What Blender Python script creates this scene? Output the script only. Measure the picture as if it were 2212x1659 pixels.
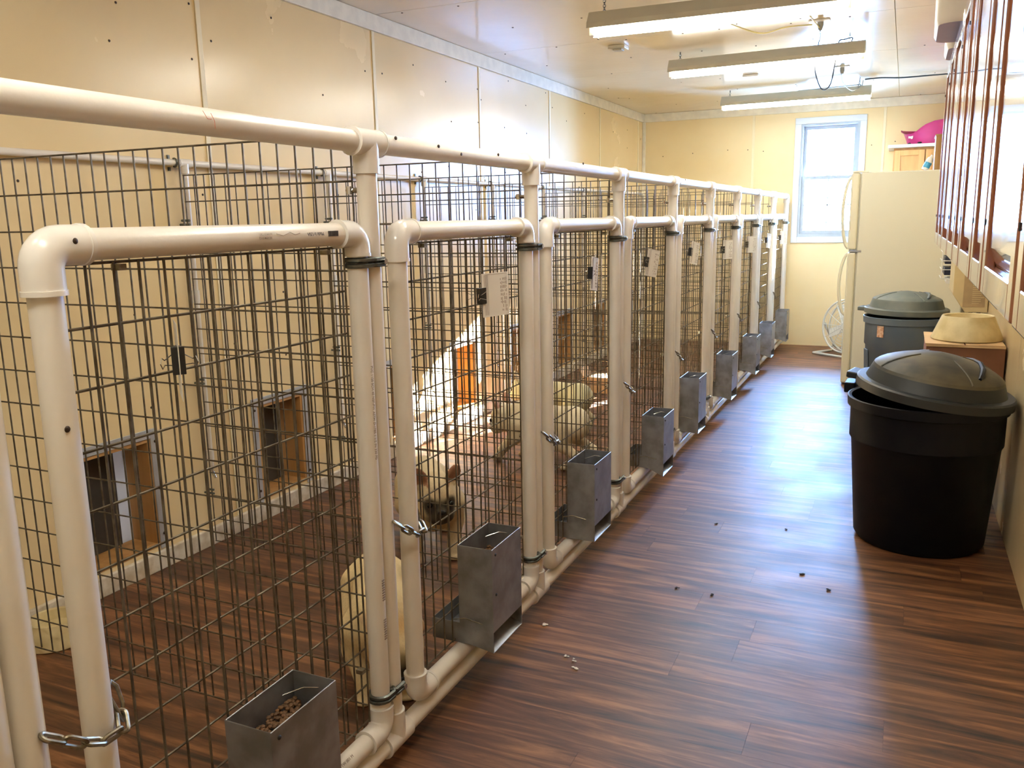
import bpy, math, random
import numpy as np
from mathutils import Vector, Matrix

# ------------------------------------------------------------------ clear
for _o in list(bpy.data.objects):
    bpy.data.objects.remove(_o)
scn = bpy.context.scene
COL = scn.collection
R = random.Random(7)

# ------------------------------------------------------------------ camera
cam_d = bpy.data.cameras.new('camera')
cam = bpy.data.objects.new('camera', cam_d)
COL.objects.link(cam)
FWD = Vector((-0.41055566, 0.89155574, -0.19123916))
RGT = Vector((0.9096849, 0.41487394, -0.01878819))
UPV = Vector((-0.06258943, 0.18168097, 0.98136364))
cm = Matrix((RGT, UPV, -FWD)).transposed().to_4x4()
cm.translation = Vector((1.1017, 0.0, 1.35))
cam.matrix_world = cm
cam_d.sensor_width = 36.0
cam_d.lens = 1828.83 / 2212 * 36.0
cam_d.clip_start = 0.02
scn.camera = cam

# ------------------------------------------------------------------ world, sun, exposure
SKY_STRENGTH = 125.0
SUN_STRENGTH = 420.0
TUBE_STRENGTH = 30.0
EXPOSURE = 0.92
w = bpy.data.worlds.new('world')
scn.world = w
w.use_nodes = True
bgn = w.node_tree.nodes.get('Background') or w.node_tree.nodes.new('ShaderNodeBackground')
bgn.inputs['Color'].default_value = (0.22, 0.47, 1.0, 1)
bgn.inputs['Strength'].default_value = SKY_STRENGTH
sun_d = bpy.data.lights.new('sun', 'SUN')
sun_d.energy = SUN_STRENGTH
sun_d.angle = 0.0093
sun_d.color = (1.0, 0.94, 0.84)
sun = bpy.data.objects.new('sun', sun_d)
COL.objects.link(sun)
SUN_DIR = Vector((-1.88, -4.6, -1.66)).normalized()
sun.rotation_euler = SUN_DIR.to_track_quat('-Z', 'Y').to_euler()
sun.location = (3, 14, 6)
# sky portal in the window opening
por_d = bpy.data.lights.new('window_portal', 'AREA')
por_d.shape = 'RECTANGLE'; por_d.size = 0.56; por_d.size_y = 1.1
por_d.cycles.is_portal = True
por = bpy.data.objects.new('window_portal', por_d)
COL.objects.link(por)
por.location = (0.37, 9.36, 1.67)
por.rotation_euler = Vector((0, -1, 0)).to_track_quat('-Z', 'Z').to_euler()

vs = scn.view_settings
vs.view_transform = 'Standard'
vs.look = 'None'
vs.gamma = 1.0
vs.exposure = EXPOSURE
vs.use_curve_mapping = False
scn.cycles.max_bounces = 10
scn.cycles.diffuse_bounces = 5
scn.cycles.glossy_bounces = 4
scn.cycles.transparent_max_bounces = 16
scn.cycles.sample_clamp_indirect = 8.0
scn.cycles.caustics_reflective = False
scn.cycles.caustics_refractive = False

# ------------------------------------------------------------------ dimensions
XW, XR, YB, YF, ZC = -1.532, 1.555, 9.227, -1.2, 2.425
S = 0.9314
PY = [0.705 + S * i for i in range(10)]      # fence posts, first to tenth (at the window wall)
ZT, ZB, ZG = 1.523, 0.063, 1.325             # top rail, bottom rail, gate top
PR, FR = 0.0235, 0.0295                      # pipe and fitting radius

# ------------------------------------------------------------------ materials
def new_mat(name):
    m = bpy.data.materials.new(name); m.use_nodes = True
    nt = m.node_tree
    b = nt.nodes.get('Principled BSDF')
    return m, nt, b

def mat(name, col, rough=0.5, metal=0.0, var=0.0, scale=8.0, bump=0.0, bscale=60.0, coat=0.0, stretch=None, col2=None, spec=0.5, rvar=0.0, emis=None, estr=0.0, objrand=0.0):
    m, nt, b = new_mat(name)
    N, L = nt.nodes, nt.links
    b.inputs['Roughness'].default_value = rough
    b.inputs['Metallic'].default_value = metal
    b.inputs['Specular IOR Level'].default_value = spec
    if coat:
        b.inputs['Coat Weight'].default_value = coat
        b.inputs['Coat Roughness'].default_value = 0.03
    c1 = (*col, 1)
    c2 = (*(col2 if col2 else tuple(max(0, c * (1 - var)) for c in col)), 1)
    geo = N.new('ShaderNodeNewGeometry')
    mp = N.new('ShaderNodeMapping')
    L.new(geo.outputs['Position'], mp.inputs['Vector'])
    if stretch: mp.inputs['Scale'].default_value = stretch
    nz = N.new('ShaderNodeTexNoise')
    nz.inputs['Scale'].default_value = scale; nz.inputs['Detail'].default_value = 6
    L.new(mp.outputs['Vector'], nz.inputs['Vector'])
    if var or col2:
        rp = N.new('ShaderNodeValToRGB')
        rp.color_ramp.interpolation = 'EASE'
        rp.color_ramp.elements[0].position = 0.3; rp.color_ramp.elements[0].color = c2
        rp.color_ramp.elements[1].position = 0.7; rp.color_ramp.elements[1].color = c1
        L.new(nz.outputs['Fac'], rp.inputs['Fac'])
        out = rp.outputs['Color']
        if objrand:
            oi = N.new('ShaderNodeObjectInfo')
            hv = N.new('ShaderNodeHueSaturation')
            mr = N.new('ShaderNodeMapRange')
            mr.inputs['To Min'].default_value = 1 - objrand; mr.inputs['To Max'].default_value = 1 + objrand
            L.new(oi.outputs['Random'], mr.inputs['Value'])
            L.new(mr.outputs['Result'], hv.inputs['Value'])
            L.new(out, hv.inputs['Color']); out = hv.outputs['Color']
        L.new(out, b.inputs['Base Color'])
    else:
        b.inputs['Base Color'].default_value = c1
    if rvar:
        mr2 = N.new('ShaderNodeMapRange')
        mr2.inputs['To Min'].default_value = max(0.02, rough - rvar); mr2.inputs['To Max'].default_value = rough + rvar
        L.new(nz.outputs['Fac'], mr2.inputs['Value']); L.new(mr2.outputs['Result'], b.inputs['Roughness'])
    if bump:
        n2 = N.new('ShaderNodeTexNoise'); n2.inputs['Scale'].default_value = bscale; n2.inputs['Detail'].default_value = 4
        L.new(mp.outputs['Vector'], n2.inputs['Vector'])
        bp = N.new('ShaderNodeBump'); bp.inputs['Strength'].default_value = bump; bp.inputs['Distance'].default_value = 0.01
        L.new(n2.outputs['Fac'], bp.inputs['Height']); L.new(bp.outputs['Normal'], b.inputs['Normal'])
    if emis:
        b.inputs['Emission Color'].default_value = (*emis, 1); b.inputs['Emission Strength'].default_value = estr
    return m

def vcol_mat(name, rough):
    m, nt, b = new_mat(name)
    a = nt.nodes.new('ShaderNodeVertexColor'); a.layer_name = 'coat'
    nz = nt.nodes.new('ShaderNodeTexNoise'); nz.inputs['Scale'].default_value = 220
    geo = nt.nodes.new('ShaderNodeNewGeometry')
    mp = nt.nodes.new('ShaderNodeMapping'); mp.inputs['Scale'].default_value = (1, 1, 0.5)
    nt.links.new(geo.outputs['Position'], mp.inputs['Vector']); nt.links.new(mp.outputs['Vector'], nz.inputs['Vector'])
    mx = nt.nodes.new('ShaderNodeMix'); mx.data_type = 'RGBA'; mx.blend_type = 'MULTIPLY'
    mr = nt.nodes.new('ShaderNodeMapRange'); mr.inputs['To Min'].default_value = 0.8; mr.inputs['To Max'].default_value = 1.12
    nt.links.new(nz.outputs['Fac'], mr.inputs['Value'])
    mx.inputs['Factor'].default_value = 1
    nt.links.new(a.outputs['Color'], mx.inputs[6]); nt.links.new(mr.outputs['Result'], mx.inputs[7])
    nt.links.new(mx.outputs[2], b.inputs['Base Color'])
    b.inputs['Roughness'].default_value = rough
    b.inputs['Sheen Weight'].default_value = 0.05
    b.inputs['Specular IOR Level'].default_value = 0.2
    bp = nt.nodes.new('ShaderNodeBump'); bp.inputs['Strength'].default_value = 0.25; bp.inputs['Distance'].default_value = 0.004
    nt.links.new(nz.outputs['Fac'], bp.inputs['Height']); nt.links.new(bp.outputs['Normal'], b.inputs['Normal'])
    return m

def wood_mat(name, c1, c2, rough, axis, coat=0.0, dens=30.0, objrand=0.0, bump=0.08):
    st = [dens] * 3; st[axis] = dens * 0.06
    return mat(name, c1, rough, var=0.4, scale=1.0, stretch=tuple(st), col2=c2, coat=coat, objrand=objrand, bump=bump, bscale=2.0)

M = {}
M['wall'] = mat('wall_panel_cream', (0.78, 0.63, 0.37), 0.26, col2=(0.74, 0.585, 0.33), var=0.1, scale=1.6, bump=0.02, bscale=9, rvar=0.05)
M['wallbase'] = mat('wall_base', (0.6, 0.48, 0.25), 0.7)
M['backwall'] = mat('wall_panel_butter', (0.80, 0.67, 0.40), 0.38, col2=(0.76, 0.61, 0.33), var=0.1, scale=1.5, bump=0.04, bscale=9)
M['strip'] = mat('strip_cream', (0.82, 0.73, 0.50), 0.4, var=0.06)
M['ceil'] = mat('ceiling_panel', (0.80, 0.71, 0.53), 0.17, col2=(0.77, 0.67, 0.48), var=0.1, scale=1.4, bump=0.10, bscale=6, rvar=0.04, spec=0.22)
M['trim'] = mat('trim_white', (0.80, 0.76, 0.64), 0.5, var=0.12, scale=14)
M['base'] = mat('baseboard_worn', (0.74, 0.69, 0.58), 0.6, col2=(0.50, 0.42, 0.29), var=0.4, scale=18)
M['casing'] = mat('window_white_daylight_tint', (0.62, 0.68, 0.74), 0.35, var=0.05)  # white vinyl with the cool daylight tint put into its colour
M['sash'] = mat('sash_white_shaded', (0.36, 0.43, 0.50), 0.4, var=0.05)  # same white vinyl, shade against the glare painted into its colour
M['nail'] = mat('nail_rust', (0.05, 0.028, 0.015), 0.6, metal=0.3)
M['pvc'] = mat('pvc_pipe', (0.80, 0.775, 0.73), 0.28, col2=(0.76, 0.72, 0.65), var=0.1, scale=7, bump=0.02, bscale=90)
M['fit'] = mat('pvc_fitting', (0.82, 0.80, 0.765), 0.22, var=0.07, scale=9)
M['wire'] = mat('galvanised_wire', (0.17, 0.145, 0.105), 0.5, metal=0.55, col2=(0.075, 0.055, 0.033), var=0.4, scale=30)
M['strap'] = mat('strap_steel', (0.17, 0.19, 0.18), 0.42, metal=0.85, col2=(0.10, 0.10, 0.085), scale=40)
M['chain'] = mat('chain_steel', (0.33, 0.30, 0.23), 0.38, metal=0.85, col2=(0.16, 0.13, 0.08), scale=50)
M['galv'] = mat('galvanised_sheet', (0.33, 0.34, 0.365), 0.40, metal=0.6, col2=(0.21, 0.21, 0.205), scale=16, bump=0.02, bscale=30, rvar=0.1)
M['chrome'] = mat('chrome', (0.6, 0.6, 0.58), 0.2, metal=1.0)
M['ink'] = mat('ink_grey', (0.06, 0.05, 0.05), 0.6)
M['inkl'] = mat('ink_faded', (0.30, 0.24, 0.2), 0.6)
M['red'] = mat('pencil_red', (0.65, 0.16, 0.08), 0.7)
M['paper'] = mat('card_paper', (0.80, 0.78, 0.72), 0.6, var=0.05)
M['clip'] = mat('clip_black', (0.012, 0.012, 0.014), 0.3)
M['kib'] = mat('kibble_brown', (0.16, 0.075, 0.025), 0.7, var=0.4, scale=80)
M['can'] = mat('can_black', (0.003, 0.0033, 0.006), 0.5, col2=(0.006, 0.006, 0.007), scale=12, bump=0.03, bscale=70, spec=0.18)
M['lid'] = mat('lid_black', (0.010, 0.014, 0.016), 0.5, col2=(0.02, 0.022, 0.02), scale=6)
M['lidtop'] = mat('lid_dust_brown', (0.026, 0.028, 0.024), 0.6, col2=(0.13, 0.105, 0.055), scale=5)
M['can2'] = mat('can_slate', (0.10, 0.14, 0.185), 0.42, col2=(0.13, 0.16, 0.18), scale=8)
M['lid2'] = mat('lid_slate_dusty', (0.10, 0.125, 0.12), 0.5, col2=(0.17, 0.18, 0.15), scale=7)
M['almond'] = mat('fridge_almond', (0.74, 0.70, 0.54), 0.34, bump=0.06, bscale=120)
M['almond2'] = mat('fridge_door_almond', (0.76, 0.70, 0.50), 0.30)
M['gasket'] = mat('gasket_grey', (0.45, 0.42, 0.32), 0.6)
M['black'] = mat('black_rubber', (0.012, 0.012, 0.012), 0.5)
M['card'] = mat('cardboard_brown', (0.24, 0.10, 0.05), 0.85, var=0.2, scale=7)
M['cardl'] = mat('cardboard_tan', (0.62, 0.42, 0.22), 0.8, var=0.15, scale=7)
M['bowl'] = mat('bowl_beige', (0.66, 0.56, 0.32), 0.5, col2=(0.50, 0.40, 0.20), scale=12)
M['cab'] = wood_mat('cabinet_walnut', (0.34, 0.135, 0.065), (0.22, 0.075, 0.035), 0.16, 2, coat=1.0, dens=34)
M['oak'] = wood_mat('cabinet_oak', (0.72, 0.42, 0.17), (0.60, 0.32, 0.11), 0.4, 2, dens=26)
M['oak2'] = wood_mat('box_oak', (0.42, 0.24, 0.10), (0.32, 0.17, 0.06), 0.85, 2, dens=26)
M['jamb'] = wood_mat('jamb_pine', (0.50, 0.27, 0.09), (0.36, 0.18, 0.05), 0.55, 2, dens=20)
M['frame'] = mat('door_frame_aluminium', (0.55, 0.57, 0.60), 0.42, metal=0.5, var=0.15)
M['flap'] = mat('flap_grey', (0.055, 0.05, 0.045), 0.55, var=0.3, scale=10)
M['plank'] = None
M['slab'] = mat('subfloor_dark', (0.035, 0.018, 0.01), 0.8)
M['bed'] = mat('bed_magenta', (0.50, 0.035, 0.20), 0.35, var=0.1)
M['white'] = mat('white_plastic', (0.80, 0.79, 0.74), 0.35, var=0.05)
M['bin'] = mat('bin_offwhite', (0.66, 0.60, 0.50), 0.5, var=0.08)
M['blue'] = mat('label_blue', (0.05, 0.32, 0.55), 0.4)
M['heat'] = mat('heater_beige', (0.60, 0.49, 0.27), 0.45, var=0.08)
M['heatl'] = mat('heater_label', (0.40, 0.29, 0.155), 0.6, var=0.15, scale=20)
M['navy'] = mat('navy_plastic', (0.02, 0.025, 0.05), 0.4)
M['fix'] = mat('fixture_enamel', (0.56, 0.52, 0.40), 0.4, var=0.05)
M['tube'] = mat('tube_glow', (1, 1, 1), 0.4, emis=(1.0, 0.96, 0.86), estr=TUBE_STRENGTH)
M['cordb'] = mat('cord_dark', (0.02, 0.03, 0.045), 0.5)
M['cordy'] = mat('cord_yellow', (0.80, 0.70, 0.30), 0.5)
M['cordg'] = mat('cord_grey', (0.30, 0.29, 0.25), 0.5)
M['fan'] = mat('fan_white', (0.66, 0.65, 0.58), 0.4, var=0.06)
M['sticker'] = mat('sticker_peach', (0.75, 0.55, 0.38), 0.7, col2=(0.45, 0.2, 0.1), scale=55)
M['crumb'] = mat('crumb_dark', (0.02, 0.015, 0.012), 0.8)
M['crumbw'] = mat('crumb_pale', (0.7, 0.66, 0.6), 0.8)
M['dog'] = vcol_mat('dog_coat', 0.7)
M['eye'] = mat('eye_dark', (0.006, 0.005, 0.004), 0.1)
M['nose'] = mat('nose_dark', (0.008, 0.007, 0.007), 0.35)

def glass_mat():
    m, nt, b = new_mat('window_glass')
    nt.nodes.remove(b)
    out = nt.nodes['Material Output']
    t = nt.nodes.new('ShaderNodeBsdfTransparent'); g = nt.nodes.new('ShaderNodeBsdfGlossy')
    g.inputs['Roughness'].default_value = 0.02
    fr = nt.nodes.new('ShaderNodeFresnel'); mx = nt.nodes.new('ShaderNodeMixShader')
    nt.links.new(fr.outputs[0], mx.inputs[0]); nt.links.new(t.outputs[0], mx.inputs[1]); nt.links.new(g.outputs[0], mx.inputs[2])
    nt.links.new(mx.outputs[0], out.inputs['Surface'])
    return m
M['glass'] = glass_mat()
def gap_strip_mat():  # for the added strip that stands in for daylight beside the flap
    m, nt, b = new_mat('daylight_gap_translucent')
    out = nt.nodes['Material Output']
    b.inputs['Base Color'].default_value = (0.45, 0.50, 0.60, 1); b.inputs['Roughness'].default_value = 0.4
    t = nt.nodes.new('ShaderNodeBsdfTranslucent'); t.inputs['Color'].default_value = (0.75, 0.50, 0.34, 1)
    mx = nt.nodes.new('ShaderNodeMixShader'); mx.inputs[0].default_value = 0.06
    nt.links.new(b.outputs[0], mx.inputs[1]); nt.links.new(t.outputs[0], mx.inputs[2]); nt.links.new(mx.outputs[0], out.inputs['Surface'])
    return m
M['vinyl'] = gap_strip_mat()

def plank_mat():
    m, nt, b = new_mat('vinyl_plank')
    N, L = nt.nodes, nt.links
    geo = N.new('ShaderNodeNewGeometry'); oi = N.new('ShaderNodeObjectInfo')
    off = N.new('ShaderNodeVectorMath'); off.operation = 'MULTIPLY_ADD'
    cmb = N.new('ShaderNodeCombineXYZ')
    L.new(oi.outputs['Random'], cmb.inputs[0]); L.new(oi.outputs['Random'], cmb.inputs[1])
    off.inputs[1].default_value = (37, 11, 0)
    L.new(cmb.outputs[0], off.inputs[0]); L.new(geo.outputs['Position'], off.inputs[2])
    mp = N.new('ShaderNodeMapping'); mp.inputs['Scale'].default_value = (2.0, 24, 1)
    L.new(off.outputs[0], mp.inputs['Vector'])
    nz = N.new('ShaderNodeTexNoise'); nz.inputs['Scale'].default_value = 1.0; nz.inputs['Detail'].default_value = 9; nz.inputs['Roughness'].default_value = 0.65
    nz.inputs['Distortion'].default_value = 0.6
    L.new(mp.outputs[0], nz.inputs['Vector'])
    rp = N.new('ShaderNodeValToRGB'); e = rp.color_ramp.elements
    e[0].position = 0.33; e[0].color = (0.018, 0.0075, 0.004, 1)
    e[1].position = 0.69; e[1].color = (0.30, 0.135, 0.053, 1)
    k = e.new(0.5); k.color = (0.115, 0.044, 0.017, 1)
    L.new(nz.outputs['Fac'], rp.inputs['Fac'])
    hv = N.new('ShaderNodeHueSaturation'); mr = N.new('ShaderNodeMapRange')
    mr.inputs['To Min'].default_value = 0.82; mr.inputs['To Max'].default_value = 1.15
    L.new(oi.outputs['Random'], mr.inputs['Value']); L.new(mr.outputs[0], hv.inputs['Value']); L.new(rp.outputs[0], hv.inputs['Color'])
    L.new(hv.outputs[0], b.inputs['Base Color'])
    n2 = N.new('ShaderNodeTexNoise'); n2.inputs['Scale'].default_value = 3.0; n2.inputs['Detail'].default_value = 5
    L.new(geo.outputs['Position'], n2.inputs['Vector'])
    m2 = N.new('ShaderNodeMapRange'); m2.inputs['From Min'].default_value = 0.3; m2.inputs['From Max'].default_value = 0.7
    m2.inputs['To Min'].default_value = 0.46; m2.inputs['To Max'].default_value = 0.56
    L.new(n2.outputs['Fac'], m2.inputs['Value']); L.new(m2.outputs[0], b.inputs['Roughness'])
    b.inputs['Specular IOR Level'].default_value = 0.5
    bp = N.new('ShaderNodeBump'); bp.inputs['Strength'].default_value = 0.035; bp.inputs['Distance'].default_value = 0.004
    L.new(nz.outputs['Fac'], bp.inputs['Height']); L.new(bp.outputs[0], b.inputs['Normal'])
    return m
M['plank'] = plank_mat()

# ------------------------------------------------------------------ mesh helpers
ORG = {}
def link(o):
    COL.objects.link(o); return o

class MB:
    def __init__(s): s.v = []; s.f = []
    def add(s, vs, fs):
        n = len(s.v); s.v += [tuple(v) for v in vs]; s.f += [tuple(i + n for i in f) for f in fs]; return s
    def box(s, x0, x1, y0, y1, z0, z1):
        return s.add([(x0,y0,z0),(x1,y0,z0),(x1,y1,z0),(x0,y1,z0),(x0,y0,z1),(x1,y0,z1),(x1,y1,z1),(x0,y1,z1)],
                     [(0,3,2,1),(4,5,6,7),(0,1,5,4),(1,2,6,5),(2,3,7,6),(3,0,4,7)])
    def obox(s, c, size, rot):
        hx, hy, hz = [q / 2 for q in size]; c = Vector(c)
        vs = [c + rot @ Vector((a*hx, b*hy, d*hz)) for d in (-1,1) for a, b in ((-1,-1),(1,-1),(1,1),(-1,1))]
        return s.add(vs, [(0,3,2,1),(4,5,6,7),(0,1,5,4),(1,2,6,5),(2,3,7,6),(3,0,4,7)])
    def tube(s, pts, r, n=12, cap=True, closed=False):
        pts = [Vector(p) for p in pts]; m = len(pts)
        rs = r if isinstance(r, (list, tuple)) else [r] * m
        base = len(s.v); u = None
        for i, p in enumerate(pts):
            if closed: t = pts[(i+1) % m] - pts[i-1]
            else: t = pts[min(i+1, m-1)] - pts[max(i-1, 0)]
            t.normalize()
            if u is None:
                u = t.orthogonal().normalized()
                if abs(t.z) < 0.9: u = (Vector((0,0,1)) - t * t.z).normalized()
            else:
                u = u - t * u.dot(t); u.normalize()
            b = t.cross(u)
            for k in range(n):
                a = 2 * math.pi * k / n
                s.v.append(tuple(p + (u * math.cos(a) + b * math.sin(a)) * rs[i]))
        for i in range(m if closed else m - 1):
            j = (i + 1) % m
            for k in range(n):
                k2 = (k + 1) % n
                s.f.append((base+i*n+k, base+i*n+k2, base+j*n+k2, base+j*n+k))
        if cap and not closed:
            s.f.append(tuple(base + k for k in reversed(range(n))))
            s.f.append(tuple(base + (m-1)*n + k for k in range(n)))
        return s
    def lathe(s, prof, c=(0,0,0), n=32, rot=None, sx=1.0, sy=1.0):
        c = Vector(c); base = len(s.v)
        for (r, z) in prof:
            for k in range(n):
                a = 2*math.pi*k/n
                p = Vector((r*math.cos(a)*sx, r*math.sin(a)*sy, z))
                if rot: p = rot @ p
                s.v.append(tuple(c + p))
        m = len(prof)
        for i in range(m - 1):
            for k in range(n):
                k2 = (k+1) % n
                s.f.append((base+i*n+k, base+i*n+k2, base+(i+1)*n+k2, base+(i+1)*n+k))
        if prof[0][0] > 1e-6: s.f.append(tuple(base + k for k in reversed(range(n))))
        if prof[-1][0] > 1e-6: s.f.append(tuple(base + (m-1)*n + k for k in range(n)))
        return s
    def prism(s, poly, axis, a, b):
        # poly: 2d points in the two remaining axes, in cyclic axis order
        def P(q, t):
            if axis == 0: return (t, q[0], q[1])
            if axis == 1: return (q[0], t, q[1])
            return (q[0], q[1], t)
        n = len(poly)
        vs = [P(q, a) for q in poly] + [P(q, b) for q in poly]
        fs = [tuple(range(n)), tuple(reversed(range(n, 2*n)))] + [(i, n+i, n+(i+1) % n, (i+1) % n) for i in range(n)]
        return s.add(vs, fs)
    def ball(s, c, r, n=10, sc=(1,1,1), rot=None):
        prof = [(max(1e-7, r*math.sin(math.pi*i/n)), -r*math.cos(math.pi*i/n)) for i in range(n+1)]
        c = Vector(c); base = len(s.v); k_ = max(8, n)
        for (q, z) in prof:
            for k in range(k_):
                a = 2*math.pi*k/k_
                p = Vector((q*math.cos(a)*sc[0], q*math.sin(a)*sc[1], z*sc[2]))
                if rot: p = rot @ p
                s.v.append(tuple(c + p))
        for i in range(n):
            for k in range(k_):
                k2 = (k+1) % k_
                s.f.append((base+i*k_+k, base+i*k_+k2, base+(i+1)*k_+k2, base+(i+1)*k_+k))
        return s
    def mesh(s, name, material, org=(0,0,0), smooth=True, fix=True, sharp=0.7):
        me = bpy.data.meshes.new(name)
        o = Vector(org)
        me.from_pydata([tuple(Vector(v) - o) for v in s.v], [], s.f)
        if fix:
            import bmesh
            bm = bmesh.new(); bm.from_mesh(me); bmesh.ops.recalc_face_normals(bm, faces=bm.faces); bm.to_mesh(me); bm.free()
        if smooth:
            me.polygons.foreach_set('use_smooth', [True] * len(me.polygons))
            me.set_sharp_from_angle(angle=sharp)
        me.materials.append(material)
        me.update()
        return me
    def build(s, name, material, parent=None, smooth=True, org=None, bevel=0.0, sharp=0.7):
        if org is None: org = ORG.get(parent.name, Vector((0,0,0))) if parent else Vector((0,0,0))
        me = s.mesh(name, material, org, smooth, True, sharp)
        o = link(bpy.data.objects.new(name, me))
        if parent: o.parent = parent
        else: o.location = org
        ORG[o.name] = Vector(org)
        if bevel:
            md = o.modifiers.new('bevel', 'BEVEL'); md.width = bevel; md.segments = 2; md.limit_method = 'ANGLE'
        return o

def tag(o, label=None, cat=None, group=None, kind=None):
    if label: o['label'] = label
    if cat: o['category'] = cat
    if group: o['group'] = group
    if kind: o['kind'] = kind
    return o
def thing(name, loc, label, cat, group=None):
    o = bpy.data.objects.new(name, None); link(o); o.location = loc; o.empty_display_size = 0.05
    ORG[o.name] = Vector(loc)
    return tag(o, label, cat, group)
def place(name, me, parent, loc=(0,0,0), rot=None):
    o = link(bpy.data.objects.new(name, me)); o.parent = parent; o.location = loc
    if rot: o.rotation_euler = rot
    return o
def copy_tree(o, parent=None):
    c = o.copy(); COL.objects.link(c); c.parent = parent
    for ch in o.children: copy_tree(ch, c)
    return c
ORD = ['first', 'second', 'third', 'fourth', 'fifth', 'sixth', 'seventh', 'eighth', 'ninth', 'tenth', 'eleventh']
def nth(i):        # i: 1..9 along the row away from the camera; counted from the window wall
    return ORD[9 - i]

def arc(c, a0, a1, r, u, v, n=7):
    c = Vector(c); u = Vector(u); v = Vector(v)
    return [c + (u*math.cos(a0+(a1-a0)*i/(n-1)) + v*math.sin(a0+(a1-a0)*i/(n-1)))*r for i in range(n)]

# ================================================================== STRUCTURE
# ---- floor of vinyl planks running across the room
floor = MB().box(XW-0.14, XR+0.12, YF-0.12, YB+0.12, -0.10, -0.0045).build('floor', M['slab'], smooth=False)
tag(floor, 'reddish brown wood plank floor of the kennel room', kind='structure')
PW = 0.152; y = YF; row = 0
while y < YB:
    x = XW - R.uniform(0.05, 1.15); y1 = min(y + PW, YB)
    while x < XR:
        x1 = x + 1.22
        a, b_ = max(x, XW), min(x1, XR)
        if b_ - a > 0.02:
            MB().box(a+0.00025, b_-0.00025, y+0.0002, y1-0.0002, -0.0045, 0.0).build('plank', M['plank'], floor, smooth=False)
        x = x1
    y = y1; row += 1

# ---- walls
def rects(a0, a1, z0, z1, holes):
    ys = sorted({a0, a1, *[min(max(h[0], a0), a1) for h in holes], *[min(max(h[1], a0), a1) for h in holes]})
    zs = sorted({z0, z1, *[min(max(h[2], z0), z1) for h in holes], *[min(max(h[3], z0), z1) for h in holes]})
    out = []
    for i in range(len(ys)-1):
        run = None
        for k in range(len(zs)-1):
            my, mz = (ys[i]+ys[i+1])/2, (zs[k]+zs[k+1])/2
            if any(h[0] < my < h[1] and h[2] < mz < h[3] for h in holes):
                if run: out.append((ys[i], ys[i+1], run[0], run[1])); run = None
            else: run = (run[0] if run else zs[k], zs[k+1])
        if run: out.append((ys[i], ys[i+1], run[0], run[1]))
    return out
DOORS = [(py + 0.36, py + 0.69, 0.09, 0.54) for py in PY[:9]]
DT = 0.14
m = MB()
for (a, b_, c, d) in rects(YF-0.12, YB+0.12, -0.05, ZC+0.1, DOORS): m.box(XW-DT, XW-0.006, a, b_, c, d)
wl = tag(m.build('wall_left', M['wallbase'], smooth=False), 'tan panelled wall behind the row of kennels', kind='structure')
BAT = [-0.98, 0.27, 1.52, 2.77, 4.03, 5.285, 6.53, 7.78, 9.03]
eds = [YF] + BAT + [YB]
for i in range(len(eds)-1):
    m = MB()
    for (a, b_, c, d) in rects(eds[i]+0.002, eds[i+1]-0.002, 0.0, ZC, DOORS): m.box(XW-0.006, XW, a, b_, c, d)
    m.build('wall_panel', M['wall'], wl, smooth=False)
for b_ in BAT: MB().box(XW, XW+0.005, b_-0.013, b_+0.013, 0.0, ZC-0.08).build('batten_strip', M['strip'], wl, smooth=False, bevel=0.002)
def nails(pts, nrm, parent, r=0.0052):
    m = MB(); n = Vector(nrm)
    for p in pts:
        p = Vector(p); q = n.to_track_quat('Z', 'Y').to_matrix()
        m.lathe([(r, 0.0), (r*0.8, 0.0022), (1e-6, 0.003)], p, n=7, rot=q)
    o = m.build('nail_heads', M['nail'], parent); tag(o, kind='stuff'); return o
pts = []
for i in range(len(eds)-1):
    for yy in (eds[i]+0.06, (eds[i]+eds[i+1])/2 - 0.2, (eds[i]+eds[i+1])/2 + 0.2, eds[i+1]-0.06):
        for zz in (0.75, 1.12, 1.42, 1.72, 2.0, 2.22):
            if R.random() < 0.62: pts.append((XW, yy + R.uniform(-.05, .05), zz + R.uniform(-.1, .1)))
nails([p for p in pts if abs(min(abs(p[1]-b) for b in BAT)) > 0.025], (1,0,0), wl)

# back wall with the window opening
WX0, WX1, WZ0, WZ1 = 0.10, 0.645, 1.115, 2.225
m = MB()
for (a, b_, c, d) in rects(XW-0.14, XR+0.12, -0.05, ZC+0.1, [(WX0, WX1, WZ0, WZ1)]): m.box(a, b_, YB+0.006, YB+0.14, c, d)
wb = tag(m.build('wall_back', M['wallbase'], smooth=False), 'butter yellow end wall with the bright window', kind='structure')
for (a0, a1) in ((XW, -0.368), (-0.368, 0.862), (0.862, XR)):
    m = MB()
    for (a, b_, c, d) in rects(a0+0.002, a1-0.002, 0, ZC, [(WX0, WX1, WZ0, WZ1)]): m.box(a, b_, YB, YB+0.006, c, d)
    m.build('wall_panel', M['backwall'], wb, smooth=False)
for x in (-0.368, 0.862): MB().box(x-0.013, x+0.013, YB-0.005, YB, 0, ZC-0.08).build('batten_strip', M['strip'], wb, smooth=False, bevel=0.002)
nails([(x + R.uniform(-.02,.02), YB, z) for x in (-1.3,-1.0,-.62,-.44,-.28,.76,.95) for z in (0.55,1.0,2.02+R.uniform(-.05,.05))], (0,-1,0), wb)
wr = tag(MB().box(XR+0.006, XR+0.12, YF-0.12, YB+0.12, -0.05, ZC+0.1).build('wall_right', M['wallbase'], smooth=False), 'yellow side wall behind the bins and cabinets', kind='structure')
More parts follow.
